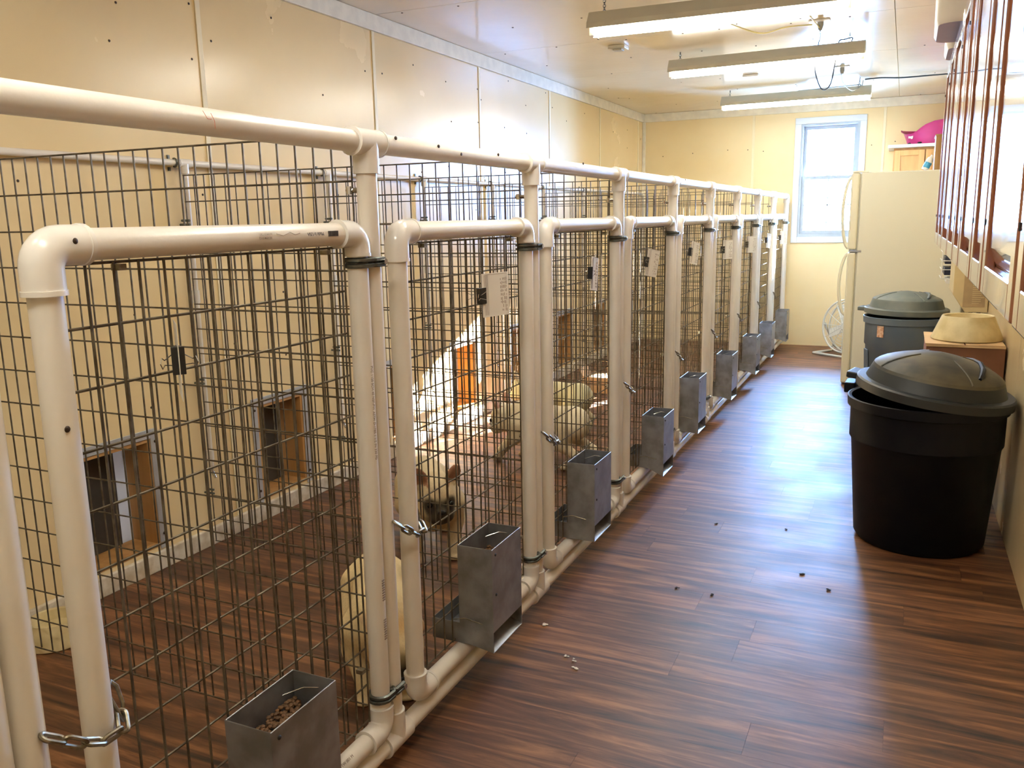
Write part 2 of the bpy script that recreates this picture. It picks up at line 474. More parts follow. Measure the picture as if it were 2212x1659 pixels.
for a, b_ in ((YF, 1.4), (1.4, 2.66), (2.66, 3.92), (3.92, 5.18), (5.18, 6.44), (6.44, 7.7), (7.7, YB)):
    MB().box(XR, XR+0.006, a+0.002, b_-0.002, 0, ZC).build('wall_panel', M['wall'], wr, smooth=False)
nails([(XR, y_, z_) for y_, z_ in ((4.2,1.02),(4.75,1.0),(3.3,.75),(3.0,.45),(2.6,.62),(3.1,.95),(4.9,.9),(2.4,.9))], (-1,0,0), wr)
wf = tag(MB().box(XW-0.14, XR+0.12, YF-0.12, YF, -0.05, ZC+0.1).build('wall_front', M['wall'], smooth=False), 'plain cream wall at the near end of the room', kind='structure')
# ceiling
ce = tag(MB().box(XW-0.14, XR+0.12, YF-0.12, YB+0.12, ZC+0.006, ZC+0.12).build('ceiling', M['wallbase'], smooth=False), 'glossy cream ceiling panels with dark nail heads', kind='structure')
CY = [YF, 0.3, 1.55, 2.8, 4.05, 5.31, 6.565, 7.89, YB]
for i in range(len(CY)-1):
    for a, b_ in ((XW, 0.98), (0.98, XR)):
        MB().box(a+0.002, b_-0.002, CY[i]+0.002, CY[i+1]-0.002, ZC, ZC+0.006).build('ceiling_panel', M['ceil'], ce, smooth=False)
pts = []
for i in range(3, len(CY)-1):
    for k in range(8):
        x = XW + 0.2 + k*0.36
        for yy in (CY[i]+0.05, CY[i+1]-0.05, (CY[i]+CY[i+1])/2):
            if R.random() < 0.55: pts.append((x + R.uniform(-.08,.08), yy + R.uniform(-.03,.03), ZC))
nails(pts, (0,0,-1), ce, 0.0062)
for n_, (a, b_, c, d) in enumerate(((XW, XW+0.018, YF, YB), (XW+0.018, XR, YB-0.018, YB))):
    t = MB().box(a, b_, c, d, ZC-0.085, ZC-0.001).build('trim_%d' % (n_+1), M['trim'], smooth=False, bevel=0.002)
    tag(t, ['white trim board along the top of the kennel wall', 'white trim board along the top of the window wall'][n_], kind='structure')
tag(MB().box(XW+0.001, XW+0.03, YB-0.03, YB-0.001, 0, ZC-0.086).build('trim_3', M['trim'], smooth=False, bevel=0.002), 'white corner strip where kennel wall meets window wall', kind='structure')
m = MB()
for (a, b_, c, d) in rects(YF, YB-0.03, 0.0, 0.075, [(h[0], h[1], 0.05, .2) for h in []]): m.box(XW, XW+0.02, a, b_, c, d)
tag(m.build('baseboard_left', M['base'], smooth=False, bevel=0.004), 'worn white board along the floor under the dog doors', kind='structure')

# window
wn = MB()
cw = 0.06
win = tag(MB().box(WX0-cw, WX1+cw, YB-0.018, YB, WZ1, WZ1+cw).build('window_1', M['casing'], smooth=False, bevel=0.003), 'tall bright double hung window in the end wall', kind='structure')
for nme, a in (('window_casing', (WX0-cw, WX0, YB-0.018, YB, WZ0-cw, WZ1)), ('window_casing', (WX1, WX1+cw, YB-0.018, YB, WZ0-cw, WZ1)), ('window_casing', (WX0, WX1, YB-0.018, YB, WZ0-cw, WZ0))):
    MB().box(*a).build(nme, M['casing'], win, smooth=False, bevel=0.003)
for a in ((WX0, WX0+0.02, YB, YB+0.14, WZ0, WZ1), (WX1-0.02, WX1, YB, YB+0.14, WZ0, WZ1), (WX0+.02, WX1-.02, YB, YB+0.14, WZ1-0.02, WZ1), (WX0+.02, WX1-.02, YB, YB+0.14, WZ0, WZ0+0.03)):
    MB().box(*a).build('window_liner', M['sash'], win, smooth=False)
ZM = 1.70
def sash(y, z0, z1, bars):
    x0, x1 = WX0+0.02, WX1-0.02
    m = MB(); fw = 0.032
    m.box(x0, x0+fw, y, y+0.03, z0, z1); m.box(x1-fw, x1, y, y+0.03, z0, z1)
    m.box(x0+fw, x1-fw, y, y+0.03, z0, z0+fw); m.box(x0+fw, x1-fw, y, y+0.03, z1-fw, z1)
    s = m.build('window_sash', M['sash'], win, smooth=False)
    MB().box(x0+fw, x1-fw, y+0.012, y+0.016, z0+fw, z1-fw).build('window_pane', M['glass'], s, smooth=False)
    if bars:
        xm, zm = (x0+x1)/2, (z0+z1)/2
        MB().box(xm-0.005, xm+0.005, y+0.017, y+0.022, z0+fw, z1-fw).build('window_muntin', M['casing'], s, smooth=False)
        MB().box(x0+fw, x1-fw, y+0.017, y+0.022, zm-0.005, zm+0.005).build('window_muntin', M['casing'], s, smooth=False)
    return s
sash(YB+0.075, ZM-0.016, WZ1-0.02, False)
lo = sash(YB+0.03, WZ0+0.03, ZM+0.016, True)
MB().lathe([(0.028, 0), (0.026, .012), (1e-6, .014)], (0.372, YB+0.045, ZM+0.016), n=14).build('window_lock', M['casing'], win)

# ---- dog doors in the kennel wall
for i, (a, b_, c, d) in enumerate(DOORS):
    dt = bpy.data.objects.new('door_%d' % (i+1), None); link(dt); dt.location = (XW, a, c); ORG[dt.name] = Vector((XW, a, c))
    tag(dt, 'low wood lined dog door, %s counted from the window wall' % nth(i+1), kind='structure')
    x0, x1 = XW-DT, XW+0.001
    MB().box(x0, x1, a, a+0.018, c, d).build('jamb', M['jamb'], dt, smooth=False)
    MB().box(x0, x1, b_-0.018, b_, c, d).build('jamb', M['jamb'], dt, smooth=False)
    MB().box(x0, x1, a+0.018, b_-0.018, c, c+0.018).build('sill', M['jamb'], dt, smooth=False)
    MB().box(x0, x1, a+0.018, b_-0.018, d-0.018, d).build('head', M['jamb'], dt, smooth=False)
    fw = 0.032
    for q in ((a-fw, a+0.004, c-.01, d+fw), (b_-0.004, b_+fw, c-.01, d+fw), (a+0.004, b_-0.004, d-0.004, d+fw)):
        MB().box(XW+0.001, XW+0.006, *q).build('metal_strip', M['frame'], dt, smooth=False, bevel=0.001)
    for (yy, zz) in ((a-0.016, c+.05), (a-0.016, d-.02), (b_+0.016, c+.05), (b_+0.016, d-.02)):
        MB().ball((XW+0.007, yy, zz), 0.006, 6).build('screw', M['nail'], dt)
    gap = [0.06, 0.060, 0.035, 0.03, 0.03, 0.03, 0.03, 0.03, 0.03][i]
    MB().box(x0+0.012, x0+0.018, a+0.018, b_-0.018-gap, c+0.018, d-0.018).build('flap', M['flap'], dt, smooth=False)
    MB().box(x0+0.008, x0+0.012, b_-0.03-gap, b_-0.018, c+0.018, d-0.018).build('daylight_gap_strip', M['vinyl'], dt, smooth=False)  # added dim strip in place of the open daylight gap

# ================================================================== KENNEL ROW
# ---- the fixed PVC frame: top rail, posts, bottom rail
fr = thing('pipe_fence', (0, PY[0], 0), 'long white PVC pipe frame of posts and rails holding the kennel gates', 'fence')
RAIL_Y = [PY[0] - S] + PY
for i in range(len(RAIL_Y)-1):
    a, b_ = RAIL_Y[i], RAIL_Y[i+1]
    for z, nm in ((ZT, 'top_rail'), (ZB, 'bottom_rail')):
        MB().tube([(0, a+0.02, z), (0, b_-0.02, z)], PR, 20).build(nm, M['pvc'], fr)
tee_t = MB(); tee_t.tube([(0,-0.052,0),(0,0.052,0)], FR, 20).tube([(0,0,0),(0,0,-0.068)], FR, 20)
tee_t.tube([(0,-0.054,0),(0,-0.048,0)], FR+0.0018, 20).tube([(0,0.048,0),(0,0.054,0)], FR+0.0018, 20)
tee_tm = tee_t.mesh('tee', M['fit'])
tee_b = MB(); tee_b.tube([(0,-0.052,0),(0,0.052,0)], FR, 20).tube([(0,0,0),(0,0,0.075)], FR, 20); tee_b.tube([(0,-0.054,0),(0,-0.048,0)], FR+0.0015, 20)
tee_bm = tee_b.mesh('tee', M['fit'])
post_m = MB().tube([(0,0,ZB+0.05),(0,0,ZT-0.05)], PR, 20).mesh('post', M['pvc'])
bolt_m = MB().ball((0,0,0), 0.006, 8).mesh('screw', M['nail'])
for i, py in enumerate(PY):
    o = py - PY[0]
    if i < 9:
        place('tee', tee_tm, fr, (0, o, ZT)); place('tee', tee_bm, fr, (0, o, ZB))
    else:
        MB().tube([(0,py-0.06,ZT),(0,py-0.035,ZT)] + arc((0,py-0.035,ZT-0.035), math.pi/2, 0, 0.035, (0,1,0), (0,0,1)) + [(0,py,ZT-0.065)], FR, 18).build('elbow', M['fit'], fr)
        MB().tube([(0,py-0.06,ZB),(0,py-0.035,ZB)] + arc((0,py-0.035,ZB+0.035), -math.pi/2, 0, 0.035, (0,1,0), (0,0,1)) + [(0,py,ZB+0.065)], FR, 18).build('elbow', M['fit'], fr)
        for z in (1.40, 1.2, .3): MB().tube([(0.0,py,z),(0.0,YB,z)], 0.008, 8).build('wall_bolt', M['strap'], fr)
    place('post', post_m, fr, (0, o, 0))
for y_, z_ in ((1.66,1.512),(1.73,1.535),(1.93,1.53),(2.05,1.518),(2.28,1.53),(3.0,1.54),(4.6,1.535)):
    MB().ball((0.0225, y_, z_+.003), 0.0045, 6, sc=(.5,1.4,1)).build('screw', M['nail'], fr)

# ---- gates
LAT, HIN = 0.112, 0.052       # latch stile and hinge stile offsets from the posts
ZG0 = 0.118
def gate_meshes():
    a, b_ = LAT, S - HIN
    r = 0.032
    out = []
    out.append(('top_rail', MB().tube([(0,a+0.05,ZG),(0,b_-0.05,ZG)], PR+.0005, 20).mesh('top_rail', M['pvc'])))
    out.append(('bottom_rail', MB().tube([(0,a+0.05,ZG0),(0,b_-0.05,ZG0)], PR, 20).mesh('bottom_rail', M['pvc'])))
    out.append(('latch_stile', MB().tube([(0,a,ZG0+0.04),(0,a,ZG-0.04)], PR+.0005, 20).mesh('latch_stile', M['pvc'])))
    out.append(('hinge_stile', MB().tube([(0,b_,ZG0+0.04),(0,b_,ZG-0.04)], PR, 20).mesh('hinge_stile', M['pvc'])))
    for (yy, zz, sy, sz, lg) in ((a,ZG,1,-1,.068),(b_,ZG,-1,-1,.048),(a,ZG0,1,1,.062),(b_,ZG0,-1,1,.060)):
        c = Vector((0, yy+sy*r, zz+sz*r))
        path = [(0, yy+sy*0.070, zz)] + arc(c, 0, math.pi/2, r, (0,0,-sz), (0,-sy,0), 8) + [(0, yy, zz+sz*lg)]
        e = MB().tube(path, FR, 20)
        e.tube([(0, yy+sy*0.064, zz), (0, yy+sy*0.0715, zz)], FR+0.0016, 20).tube([(0, yy, zz+sz*(lg-.006)), (0, yy, zz+sz*(lg+.0015))], FR+0.0016, 20)
        out.append(('elbow', e.mesh('elbow', M['fit'])))
    # two strap hinges round the hinge stile, bolted to the post
    for zz in (ZG-0.064, ZG0+0.088):
        st = MB()
        for dz in (-0.006, 0.006):
            st.tube([(0.0, b_+HIN, zz+dz), (PR+0.004, b_+0.018, zz+dz)] + arc((0,b_,zz+dz), 0.3, 2*math.pi-0.9, PR+0.0035, (1,0,0), (0,-1,0), 14)
                    + [(PR+0.004, b_+0.03, zz+dz), (PR+0.004, b_+HIN+0.012, zz+dz)], 0.0055, 6)
        out.append(('hinge_strap', st.mesh('hinge_strap', M['strap'])))
        out.append(('bolt', MB().tube([(PR-0.002, b_+HIN+0.006, zz), (PR+0.014, b_+HIN+0.006, zz)], 0.007, 6).mesh('bolt', M['chrome'])))
    return out
GM = gate_meshes()
WR = 0.0024
GX = -0.014
gv = MB().tube([(GX, 0, 0.150), (GX, 0, 1.297)], WR, 6, cap=False).mesh('vertical_wire', M['wire'], fix=False)
gh = MB().tube([(GX-2*WR+.001, LAT+0.026, 0), (GX-2*WR+.001, S-HIN-0.026, 0)], WR, 6, cap=False).mesh('horizontal_wire', M['wire'], fix=False)
NV = 15
GVY = [LAT + 0.032 + k * (S - HIN - LAT - 0.064) / (NV-1) for k in range(NV)]
GHZ = [1.297 - 0.0955 * k for k in range(13)]
allw = MB()
for yy in GVY: allw.tube([(GX, yy, 0.150), (GX, yy, 1.297)], WR, 5, cap=False)
for zz in GHZ: allw.tube([(GX-2*WR+.001, LAT+0.026, zz), (GX-2*WR+.001, S-HIN-0.026, zz)], WR, 5, cap=False)
gmesh_far = allw.mesh('wire_mesh', M['wire'], fix=False)
clip_pts = [(GX, LAT+0.14, 1.288), (GX, S-HIN-0.10, 1.288), (GX, LAT+0.05, 0.157), (GX, S-HIN-0.06, .3)]
clip_m = MB().box(-0.006, 0.012, -0.007, 0.007, -0.005, 0.005).mesh('mesh_clip', M['chain'])
gates = []
for i in range(0, 10):
    py = (PY[0] - S) if i == 0 else PY[i-1]
    lab = ('white pipe and wire kennel gate, %s counted from the window wall' % nth(i)) if i else 'white pipe gate of the kennel farthest from the window wall'
    g = thing('kennel_gate', (0, py, 0), lab, 'gate', 'kennel gates along the aisle')
    for nm, me in GM: place(nm, me, g)
    if 0 < i <= 4:
        for yy in GVY: place('vertical_wire', gv, g, (R.uniform(-.0008,.0008), yy + R.uniform(-.0012,.0012), 0))
        for zz in GHZ: place('horizontal_wire', gh, g, (0, 0, zz + R.uniform(-.0015,.0015)))
    else:
        tag(place('wire_mesh', gmesh_far, g), kind='stuff')
    for c in clip_pts: place('mesh_clip', clip_m, g, c)
    gates.append(g)

# ---- wire partitions between the kennels
PX0, PX1, PZ0, PZ1 = -1.478, -0.040, 0.035, 1.541
NP = 29
PVX = [PX0 + k*(PX1-PX0)/(NP-1) for k in range(NP)]
PHZ = [PZ1 - 0.1005*k for k in range(16)]
pv = MB().tube([(0,0,PZ0),(0,0,PZ1)], WR, 6, cap=False).mesh('vertical_wire', M['wire'], fix=False)
ph = MB().tube([(PX0,-2*WR+.001,0),(PX1,-2*WR+.001,0)], WR, 6, cap=False).mesh('horizontal_wire', M['wire'], fix=False)
aw = MB()
for x in PVX: aw.tube([(x,0,PZ0),(x,0,PZ1)], WR, 5, cap=False)
for z in PHZ: aw.tube([(PX0,-2*WR+.001,z),(PX1,-2*WR+.001,z)], WR, 5, cap=False)
pmesh_far = aw.mesh('wire_mesh', M['wire'], fix=False)
pclip = MB().tube([(-0.03,0,-0.008),(0.02,0,-0.008)], 0.005, 8).tube([(-0.02,0,0.008),(0.02,0,0.008)], 0.005, 8).mesh('pipe_clip', M['strap'])
pclipc = MB().tube([(-0.010,-.004,-0.009),(-0.010,-.004,0.009)], 0.007, 8).tube([(-0.02,0,0),(0.016,0,0)], 0.006, 8).mesh('pipe_clip', M['chrome'])
for i in range(2, 10):
    py = PY[i-1]
    p = thing('wire_partition', (0, py, 0), 'wire mesh partition between kennels, %s counted from the window wall' % ORD[9-i], 'partition', 'wire partitions between kennels')
    if i <= 4:
        for x in PVX: place('vertical_wire', pv, p, (x + R.uniform(-.001,.001), 0, 0))
        for z in PHZ: place('horizontal_wire', ph, p, (0, 0, z))
    else:
        tag(place('wire_mesh', pmesh_far, p), kind='stuff')
    for z in (1.42, 0.62, 0.33): place('pipe_clip', pclipc, p, (-0.035, 0, z))
    for z in (1.36, 0.72, .25): place('pipe_clip', pclip, p, (PX0-0.01, 0, z))

# ---- water line on the wall with drop pipes and drinking nipples
wlx = XW + 0.032
wt = thing('water_line', (wlx, PY[0], 1.59), 'white PVC water line on the kennel wall with drop pipes to drinker nipples', 'water pipe')
MB().tube([(wlx, YF+0.3, 1.59), (wlx, YB-0.05, 1.59)], 0.0125, 14).build('main_pipe', M['pvc'], wt)
for i in range(1, 10):
    yy = PY[i-1] + 0.030
    MB().tube([(wlx, yy, 1.575), (wlx, yy, 0.34)], 0.0115, 12).build('drop_pipe', M['pvc'], wt)
    MB().tube([(wlx, yy-0.03, 1.59), (wlx, yy+0.03, 1.59)], 0.0165, 14).tube([(wlx, yy, 1.59), (wlx, yy, 1.55)], 0.0165, 14).build('tee', M['fit'], wt)
    MB().tube([(wlx, yy, 1.09), (wlx, yy, 1.04)], 0.0155, 14).build('coupling', M['fit'], wt)
    MB().tube([(wlx, yy, 0.42), (wlx, yy, 0.37)], 0.0155, 14).build('coupling', M['fit'], wt)
    MB().tube([(wlx, yy, 0.37), (wlx, yy, 0.33), (wlx+.012, yy, 0.315), (wlx+.02, yy, 0.30)], [0.008,0.008,0.007,0.005], 10).build('nipple', M['chrome'], wt)
    # strap at the tee
    MB().tube(arc((wlx, yy-0.05, 1.59), -math.pi/2-.3, math.pi/2+.3, 0.0155, (1,0,0), (0,0,1), 9), 0.004, 6).box(XW, XW+0.006, yy-0.055, yy-0.045, 1.606, 1.620).box(XW, XW+0.006, yy-0.055, yy-0.045, 1.560, 1.574).build('pipe_strap', M['strap'], wt)

# ---- feeders: galvanised hopper outside, trough inside
def feeder(i, y0, ztop, zbot):
    f = thing('gravity_feeder', (0.05, y0+0.1, zbot), 'galvanised hopper feeder hung on a gate, %s counted from the window wall' % nth(i), 'feeder', 'feeders on the gates')
    y1 = y0 + 0.198; t = 0.0016
    xi, xo, xt = 0.029, 0.108, -0.092
    zi = max(zbot, 0.1425)      # clears the gate's bottom rail
    prof_side = [(xt, zi), (0.030, zi), (xo, zbot), (xo, ztop), (xi-0.030, ztop), (xi-0.030, zi+0.062), (xt, zi+0.062)]
    for (ya, yb_) in ((y0, y0+t), (y1-t, y1)):
        MB().prism([(x, z) for x, z in prof_side], 1, ya, yb_).build('side_panel', M['galv'], f, smooth=False)
    MB().box(xo-t, xo, y0+t, y1-t, zbot+0.062, ztop).build('front_panel', M['galv'], f, smooth=False)
    MB().box(xi-0.030, xi-0.030+t, y0+t, y1-t, zi+0.062, ztop).build('back_panel', M['galv'], f, smooth=False)
    MB().box(xt, xt+t, y0+t, y1-t, zi, zi+0.062).build('trough_lip', M['galv'], f, smooth=False)
    bp_ = [(xt, zi), (0.030, zi), (xo, zbot), (xo, zbot+t), (0.035, max(zi+t, zbot+0.032)), (xt, zi+t)]
    MB().prism(bp_, 1, y0+t, y1-t).build('bottom_plate', M['galv'], f, smooth=False)
    MB().add([(xo-0.004,y0+t,zbot+0.064),(xo-0.004,y1-t,zbot+0.064),(xi-.02,y1-t,zbot+0.036),(xi-.02,y0+t,zbot+0.036)], [(0,1,2,3)]).build('baffle', M['galv'], f, smooth=False)
    rim = MB().tube([(xo-.001,y0+.001,ztop),(xo-.001,y1-.001,ztop),(xi-.029,y1-.001,ztop),(xi-.029,y0+.001,ztop)], 0.0018, 6, closed=True)
    rim.build('rolled_rim', M['galv'], f)
    MB().tube([(0.02, y1-0.06, ztop-0.02), (0.05, y1-0.03, ztop-0.012), (0.07, y1-0.008, ztop-0.02)], 0.0012, 5).build('wire_hook', M['chrome'], f)
    MB().tube([(GX, y0-0.012, zbot+0.088), (0.02, y0-0.006, zbot+0.095), (0.075, y0-0.003, zbot+0.085)], 0.0014, 5).build('wire_tie', M['chain'], f)
    for zz in (ztop-0.02, ztop-0.14): MB().ball((xo+.001, y0+0.022, zz), 0.0045, 6, sc=(.5,1,1)).build('rivet', M['black'], f)
    return f
FY = [1.077, 2.0, 2.878, 3.893, 4.664, 5.693, 6.727, 7.573, 8.60]
FZ = [(0.437,.128),(0.441,.130),(0.445,.145),(0.402,.107),(0.452,.135),(0.428,.12),(0.412,.115),(0.415,.115),(0.418,.115)]
for i in range(9): feeder(i+1, FY[i], *FZ[i])
# kibble in the first feeder
m = MB()
for k in range(420):
    x = R.uniform(0.008, 0.098); yy = R.uniform(FY[0]+.012, FY[0]+.186)
    z = 0.388 + 0.012*math.sin(x*40+1) * math.cos(yy*25) + R.uniform(-.006,.006) - abs(yy-FY[0]-.09)*.22
    m.ball((x, yy, z), R.uniform(0.0042,0.0056), 5, sc=(1,1,.75))
m.box(0.004, 0.102, FY[0]+.006, FY[0]+.19, 0.20, 0.345)
kb = m.build('kibble', M['kib'], org=Vector((0.05, FY[0]+.1, .2))); kb.location = (0.05, FY[0]+.1, .2)
tag(kb, 'brown dog kibble heaped in the hopper nearest the room entrance', 'kibble', kind='stuff')
m = MB()
for k in range(160):
    m.ball((R.uniform(0.008,0.098), R.uniform(FY[1]+.012,FY[1]+.186), 0.375 + R.uniform(-.006,.004) - .0), R.uniform(.004,.0054), 4, sc=(1,1,.75))
m.box(0.004, 0.102, FY[1]+.006, FY[1]+.19, 0.20, 0.369)
kb = m.build('kibble', M['kib'], org=Vector((0.05, FY[1]+.1, .2))); kb.location = (0.05, FY[1]+.1, .2)
tag(kb, 'dark kibble filling the hopper of the second gate along', 'kibble', kind='stuff')

# ---- kennel cards and binder clips
def card(i, y, z, yaw, tilt, wdt=0.082, hgt=0.128, lines=True, clipdx=-0.045, clipz=0.0):
    rot = Matrix.Rotation(yaw, 3, 'Z') @ Matrix.Rotation(tilt, 3, 'X')
    c = Vector((0.012, y, z))
    k = thing('kennel_card', c, 'white printed card clipped to a gate, %s counted from the window wall' % nth(i), 'card', 'cards on the gates')
    # card plane: local x = thickness, local y = width, local z = height
    MB().obox(c, (0.0006, wdt, hgt), rot).build('sheet', M['paper'], k, smooth=False)
    if lines:
        ln = MB()
        for j in range(4):
            ln.obox(c + rot @ Vector((0.0006, -wdt/2+0.010+j*0.004, 0)), (0.0004, 0.0008, hgt*0.92), rot)
        ln.obox(c + rot @ Vector((0.0006, 0.003, hgt/2-0.004)), (0.0004, wdt*.8, .0008), rot)
        for j in range(6):
            for q in range(9):
                if R.random() < .75:
                    ln.obox(c + rot @ Vector((0.0006, wdt/2-0.008-j*0.0042, -hgt/2+0.016+q*0.0115 + R.uniform(-.001,.001))), (0.0004, 0.0014, R.uniform(.004,.0105)), rot)
        ln.build('print', M['inkl'], k, smooth=False)
    # binder clip
    cc = c + rot @ Vector((0, clipdx*wdt/0.082, clipz))
    b = thing('binder_clip', cc, 'black binder clip holding a card on a gate, %s from the window wall' % nth(i), 'binder clip', 'binder clips on the gates')
    tri = [(-0.011, -0.014), (0.011, -0.014), (0.0016, 0.014), (-0.0016, 0.014)]
    m = MB()
    vs = [cc + rot @ Vector((p[0], p[1], s*0.0235)) for s in (-1, 1) for p in tri]
    m.add(vs, [(0,1,2,3),(7,6,5,4),(0,4,5,1),(1,5,6,2),(2,6,7,3),(3,7,4,0)]).build('clip_body', M['clip'], b, smooth=False, bevel=0.001)
    for sgn in (-1, 1):
        P = [Vector((sgn*0.003, 0.012, 0.012)), Vector((sgn*0.012, -0.004, 0.008)), Vector((sgn*0.022, -0.024, 0.004)), Vector((sgn*0.026, -0.032, 0.009)), Vector((sgn*0.029, -0.036, 0.0)),
             Vector((sgn*0.026, -0.032, -0.009)), Vector((sgn*0.022, -0.024, -0.004)), Vector((sgn*0.012, -0.004, -0.008)), Vector((sgn*0.003, 0.012, -0.012))]
        MB().tube([cc + rot @ p for p in P], 0.0009, 5).build('clip_handle', M['chrome'], b)
CARDS = [  # gate, y, z, yaw, tilt
    (1, 1.036, 1.130, 0.86, 0.0), (2, 2.262, 1.132, -0.48, 0.03), (3, 3.155, 1.134, 0.0, -0.14), (4, 4.00, 1.130, -0.50, -0.20),
    (5, 4.91, 1.138, -0.36, -0.20), (6, 5.93, 1.118, -0.70, 0.0), (7, 6.93, 1.118, -1.15, 0.0), (8, 7.85, 1.12, -0.28, -0.12), (9, 8.86, 1.12, -0.9, 0.0)]
for c in CARDS: card(*c, wdt=0.098 if c[0] == 2 else 0.082, clipdx=-0.040 if c[0] > 1 else 0.0)

# ---- latch chains
def link_mesh(L=0.030, W=0.017, r=0.0032):
    pts = arc((L/2-W/2,0,0), -math.pi/2, math.pi/2, W/2-r, (1,0,0), (0,1,0), 7) + arc((-L/2+W/2,0,0), math.pi/2, 3*math.pi/2, W/2-r, (1,0,0), (0,1,0), 7)
    return MB().tube(pts, r, 8, closed=True).mesh('link', M['chain'])
LK = link_mesh()
LKB = link_mesh(0.046, 0.022, 0.0036)
def chain(i, big=False):
    py = PY[i-1]; ys = py + LAT
    rr = PR + 0.006
    ch = thing('latch_chain', (rr, ys, 0.58), 'steel latch chain on a gate, %s counted from the window wall' % nth(i), 'chain', 'latch chains on the gates')
    o = ORG[ch.name]
    pts = [Vector((rr, py+0.0, 0.64)), Vector((rr+.010, py+0.045, 0.605)), Vector((rr+0.008, ys-0.02, 0.578)), Vector((rr+0.004, ys+0.018, 0.575)), Vector((0.012, ys+0.034, 0.592))]
    L = [ (pts[k+1]-pts[k]).length for k in range(len(pts)-1)]; T = sum(L)
    step = 0.034 if big else 0.022
    n = int(T/step)
    def at(s):
        for k in range(len(L)):
            if s <= L[k]: return pts[k] + (pts[k+1]-pts[k])*(s/L[k]), (pts[k+1]-pts[k]).normalized()
            s -= L[k]
        return pts[-1], (pts[-1]-pts[-2]).normalized()
    for k in range(n):
        p, t = at((k+0.5)*T/n)
        ob = place('link', LKB if big else LK, ch, p - o)
        q = t.to_track_quat('X', 'Z').to_matrix() @ Matrix.Rotation(0.35 + (math.pi/2 if k % 2 else 0), 3, 'X')
        ob.rotation_euler = q.to_euler()
    # spring snap hooked on a wire
    sp = [Vector((0.014, ys+0.034, 0.575)), Vector((0.012, ys+0.026, 0.600)), Vector((0.008, ys+0.020, 0.622)), Vector((0.0, ys+0.026, 0.636)), Vector((-0.008, ys+0.036, 0.638)), Vector((-0.004, ys+0.044, 0.626)), Vector((0.008, ys+0.042, 0.600))]
    MB().tube(sp, 0.0032, 8, closed=True).build('spring_snap', M['chain'], ch)
for i in range(1, 10): chain(i, i <= 3)

# ---- printing on the pipes
def text_on(body, name, loc, xdir, zdir, size, material, parent):
    cu = bpy.data.curves.new(name, 'FONT'); cu.body = body; cu.size = size; cu.align_x = 'LEFT'; cu.extrude = 0.0002
    tmp = bpy.data.objects.new(name, cu); link(tmp)
    bpy.context.view_layer.update()
    me = bpy.data.meshes.new_from_object(tmp.evaluated_get(bpy.context.evaluated_depsgraph_get()))
    bpy.data.objects.remove(tmp)
    me.materials.clear(); me.materials.append(material)
    o = link(bpy.data.objects.new(name, me))
    x = Vector(xdir).normalized(); z = Vector(zdir).normalized(); yv = z.cross(x)
    mm = Matrix((x, yv, z)).transposed().to_4x4(); mm.translation = Vector(loc) - ORG[parent.name]
    o.matrix_local = mm; o.parent = parent
    return o
g1 = gates[1]
nx = Vector((1, 0, 0.18)).normalized()
xo = PR + 0.0012
# upside down print on the first gate's top rail (reads from the far side)
text_on('Made in USA', 'pipe_print', (xo, 1.435, ZG+0.006), (0,-1,0), (1,0,0.25), 0.010, M['ink'], g1)
text_on('ASTM D-1785', 'pipe_print', (xo, 1.278, ZG+0.008), (0,-1,0), (1,0,0.30), 0.006, M['inkl'], g1)
text_on('NSF-PW 0112', 'pipe_print', (xo, 1.278, ZG+0.001), (0,-1,0), (1,0,0.05), 0.006, M['inkl'], g1)
sw = MB().tube([(xo, 1.29, ZG+.006), (xo, 1.31, ZG+.002), (xo, 1.33, ZG+.008), (xo, 1.345, ZG+.003), (xo, 1.36, ZG+.006)], 0.0007, 4)
sw.build('pipe_logo', M['inkl'], g1)
bc = MB(); yy = 1.452
for k in range(16):
    wdt = R.choice((0.0008, 0.0012, 0.002)); bc.box(xo-0.0012, xo+0.0003, yy, yy+wdt, ZG-0.003, ZG+0.008); yy += wdt + R.choice((0.0006,0.0012))
bc.build('pipe_barcode', M['ink'], g1, smooth=False)
text_on('NSF 40 PVC 1120 G 8 TW 001 M', 'pipe_print', (PR*0.72+.001, 1.30, ZG0+PR*.72+.001), (0,1,0), (1,0,1), 0.010, M['inkl'], g1)
text_on('PVC 1120 SCH 40 NSF-PW ASTM D-1785 1 1/2 IN 330 PSI', 'pipe_print', (PR*0.95+.001, S*1+PY[0]-HIN-.004, 1.03), (0,0,-1), (1,-0.25,0), 0.009, M['inkl'], g1)
for z_ in (0.46, 0.36): 
    bm_ = MB(); zz = z_
    for k in range(9): bm_.box(PR-0.001, PR+0.0012, PY[1]-HIN-.004, PY[1]-HIN+.005, zz, zz+.003); zz += .0062
    bm_.build('pipe_barcode', M['inkl'], g1, smooth=False)
# red pencil tick on the top rail
MB().tube([(PR+.0004, 1.128, ZT+0.014), (PR+.001, 1.137, ZT+0.002), (PR+.001, 1.146, ZT+0.002)], 0.0005, 4).build('pencil_mark', M['red'], fr)
MB().tube([(PR+.0004, 1.146, ZT+0.012), (PR+.001, 1.153, ZT+0.0), (PR+.001, 1.153, ZT-0.013)], 0.0005, 4).build('pencil_mark', M['red'], fr)
MB().ball((PR, PY[0]+LAT-.008, 1.065), 0.005, 6, sc=(.4,1,1)).build('screw', M['nail'], g1)
MB().ball((FR, PY[0]+LAT+.036, ZG+.006), 0.0045, 6, sc=(.4,1,1)).build('screw', M['nail'], g1)

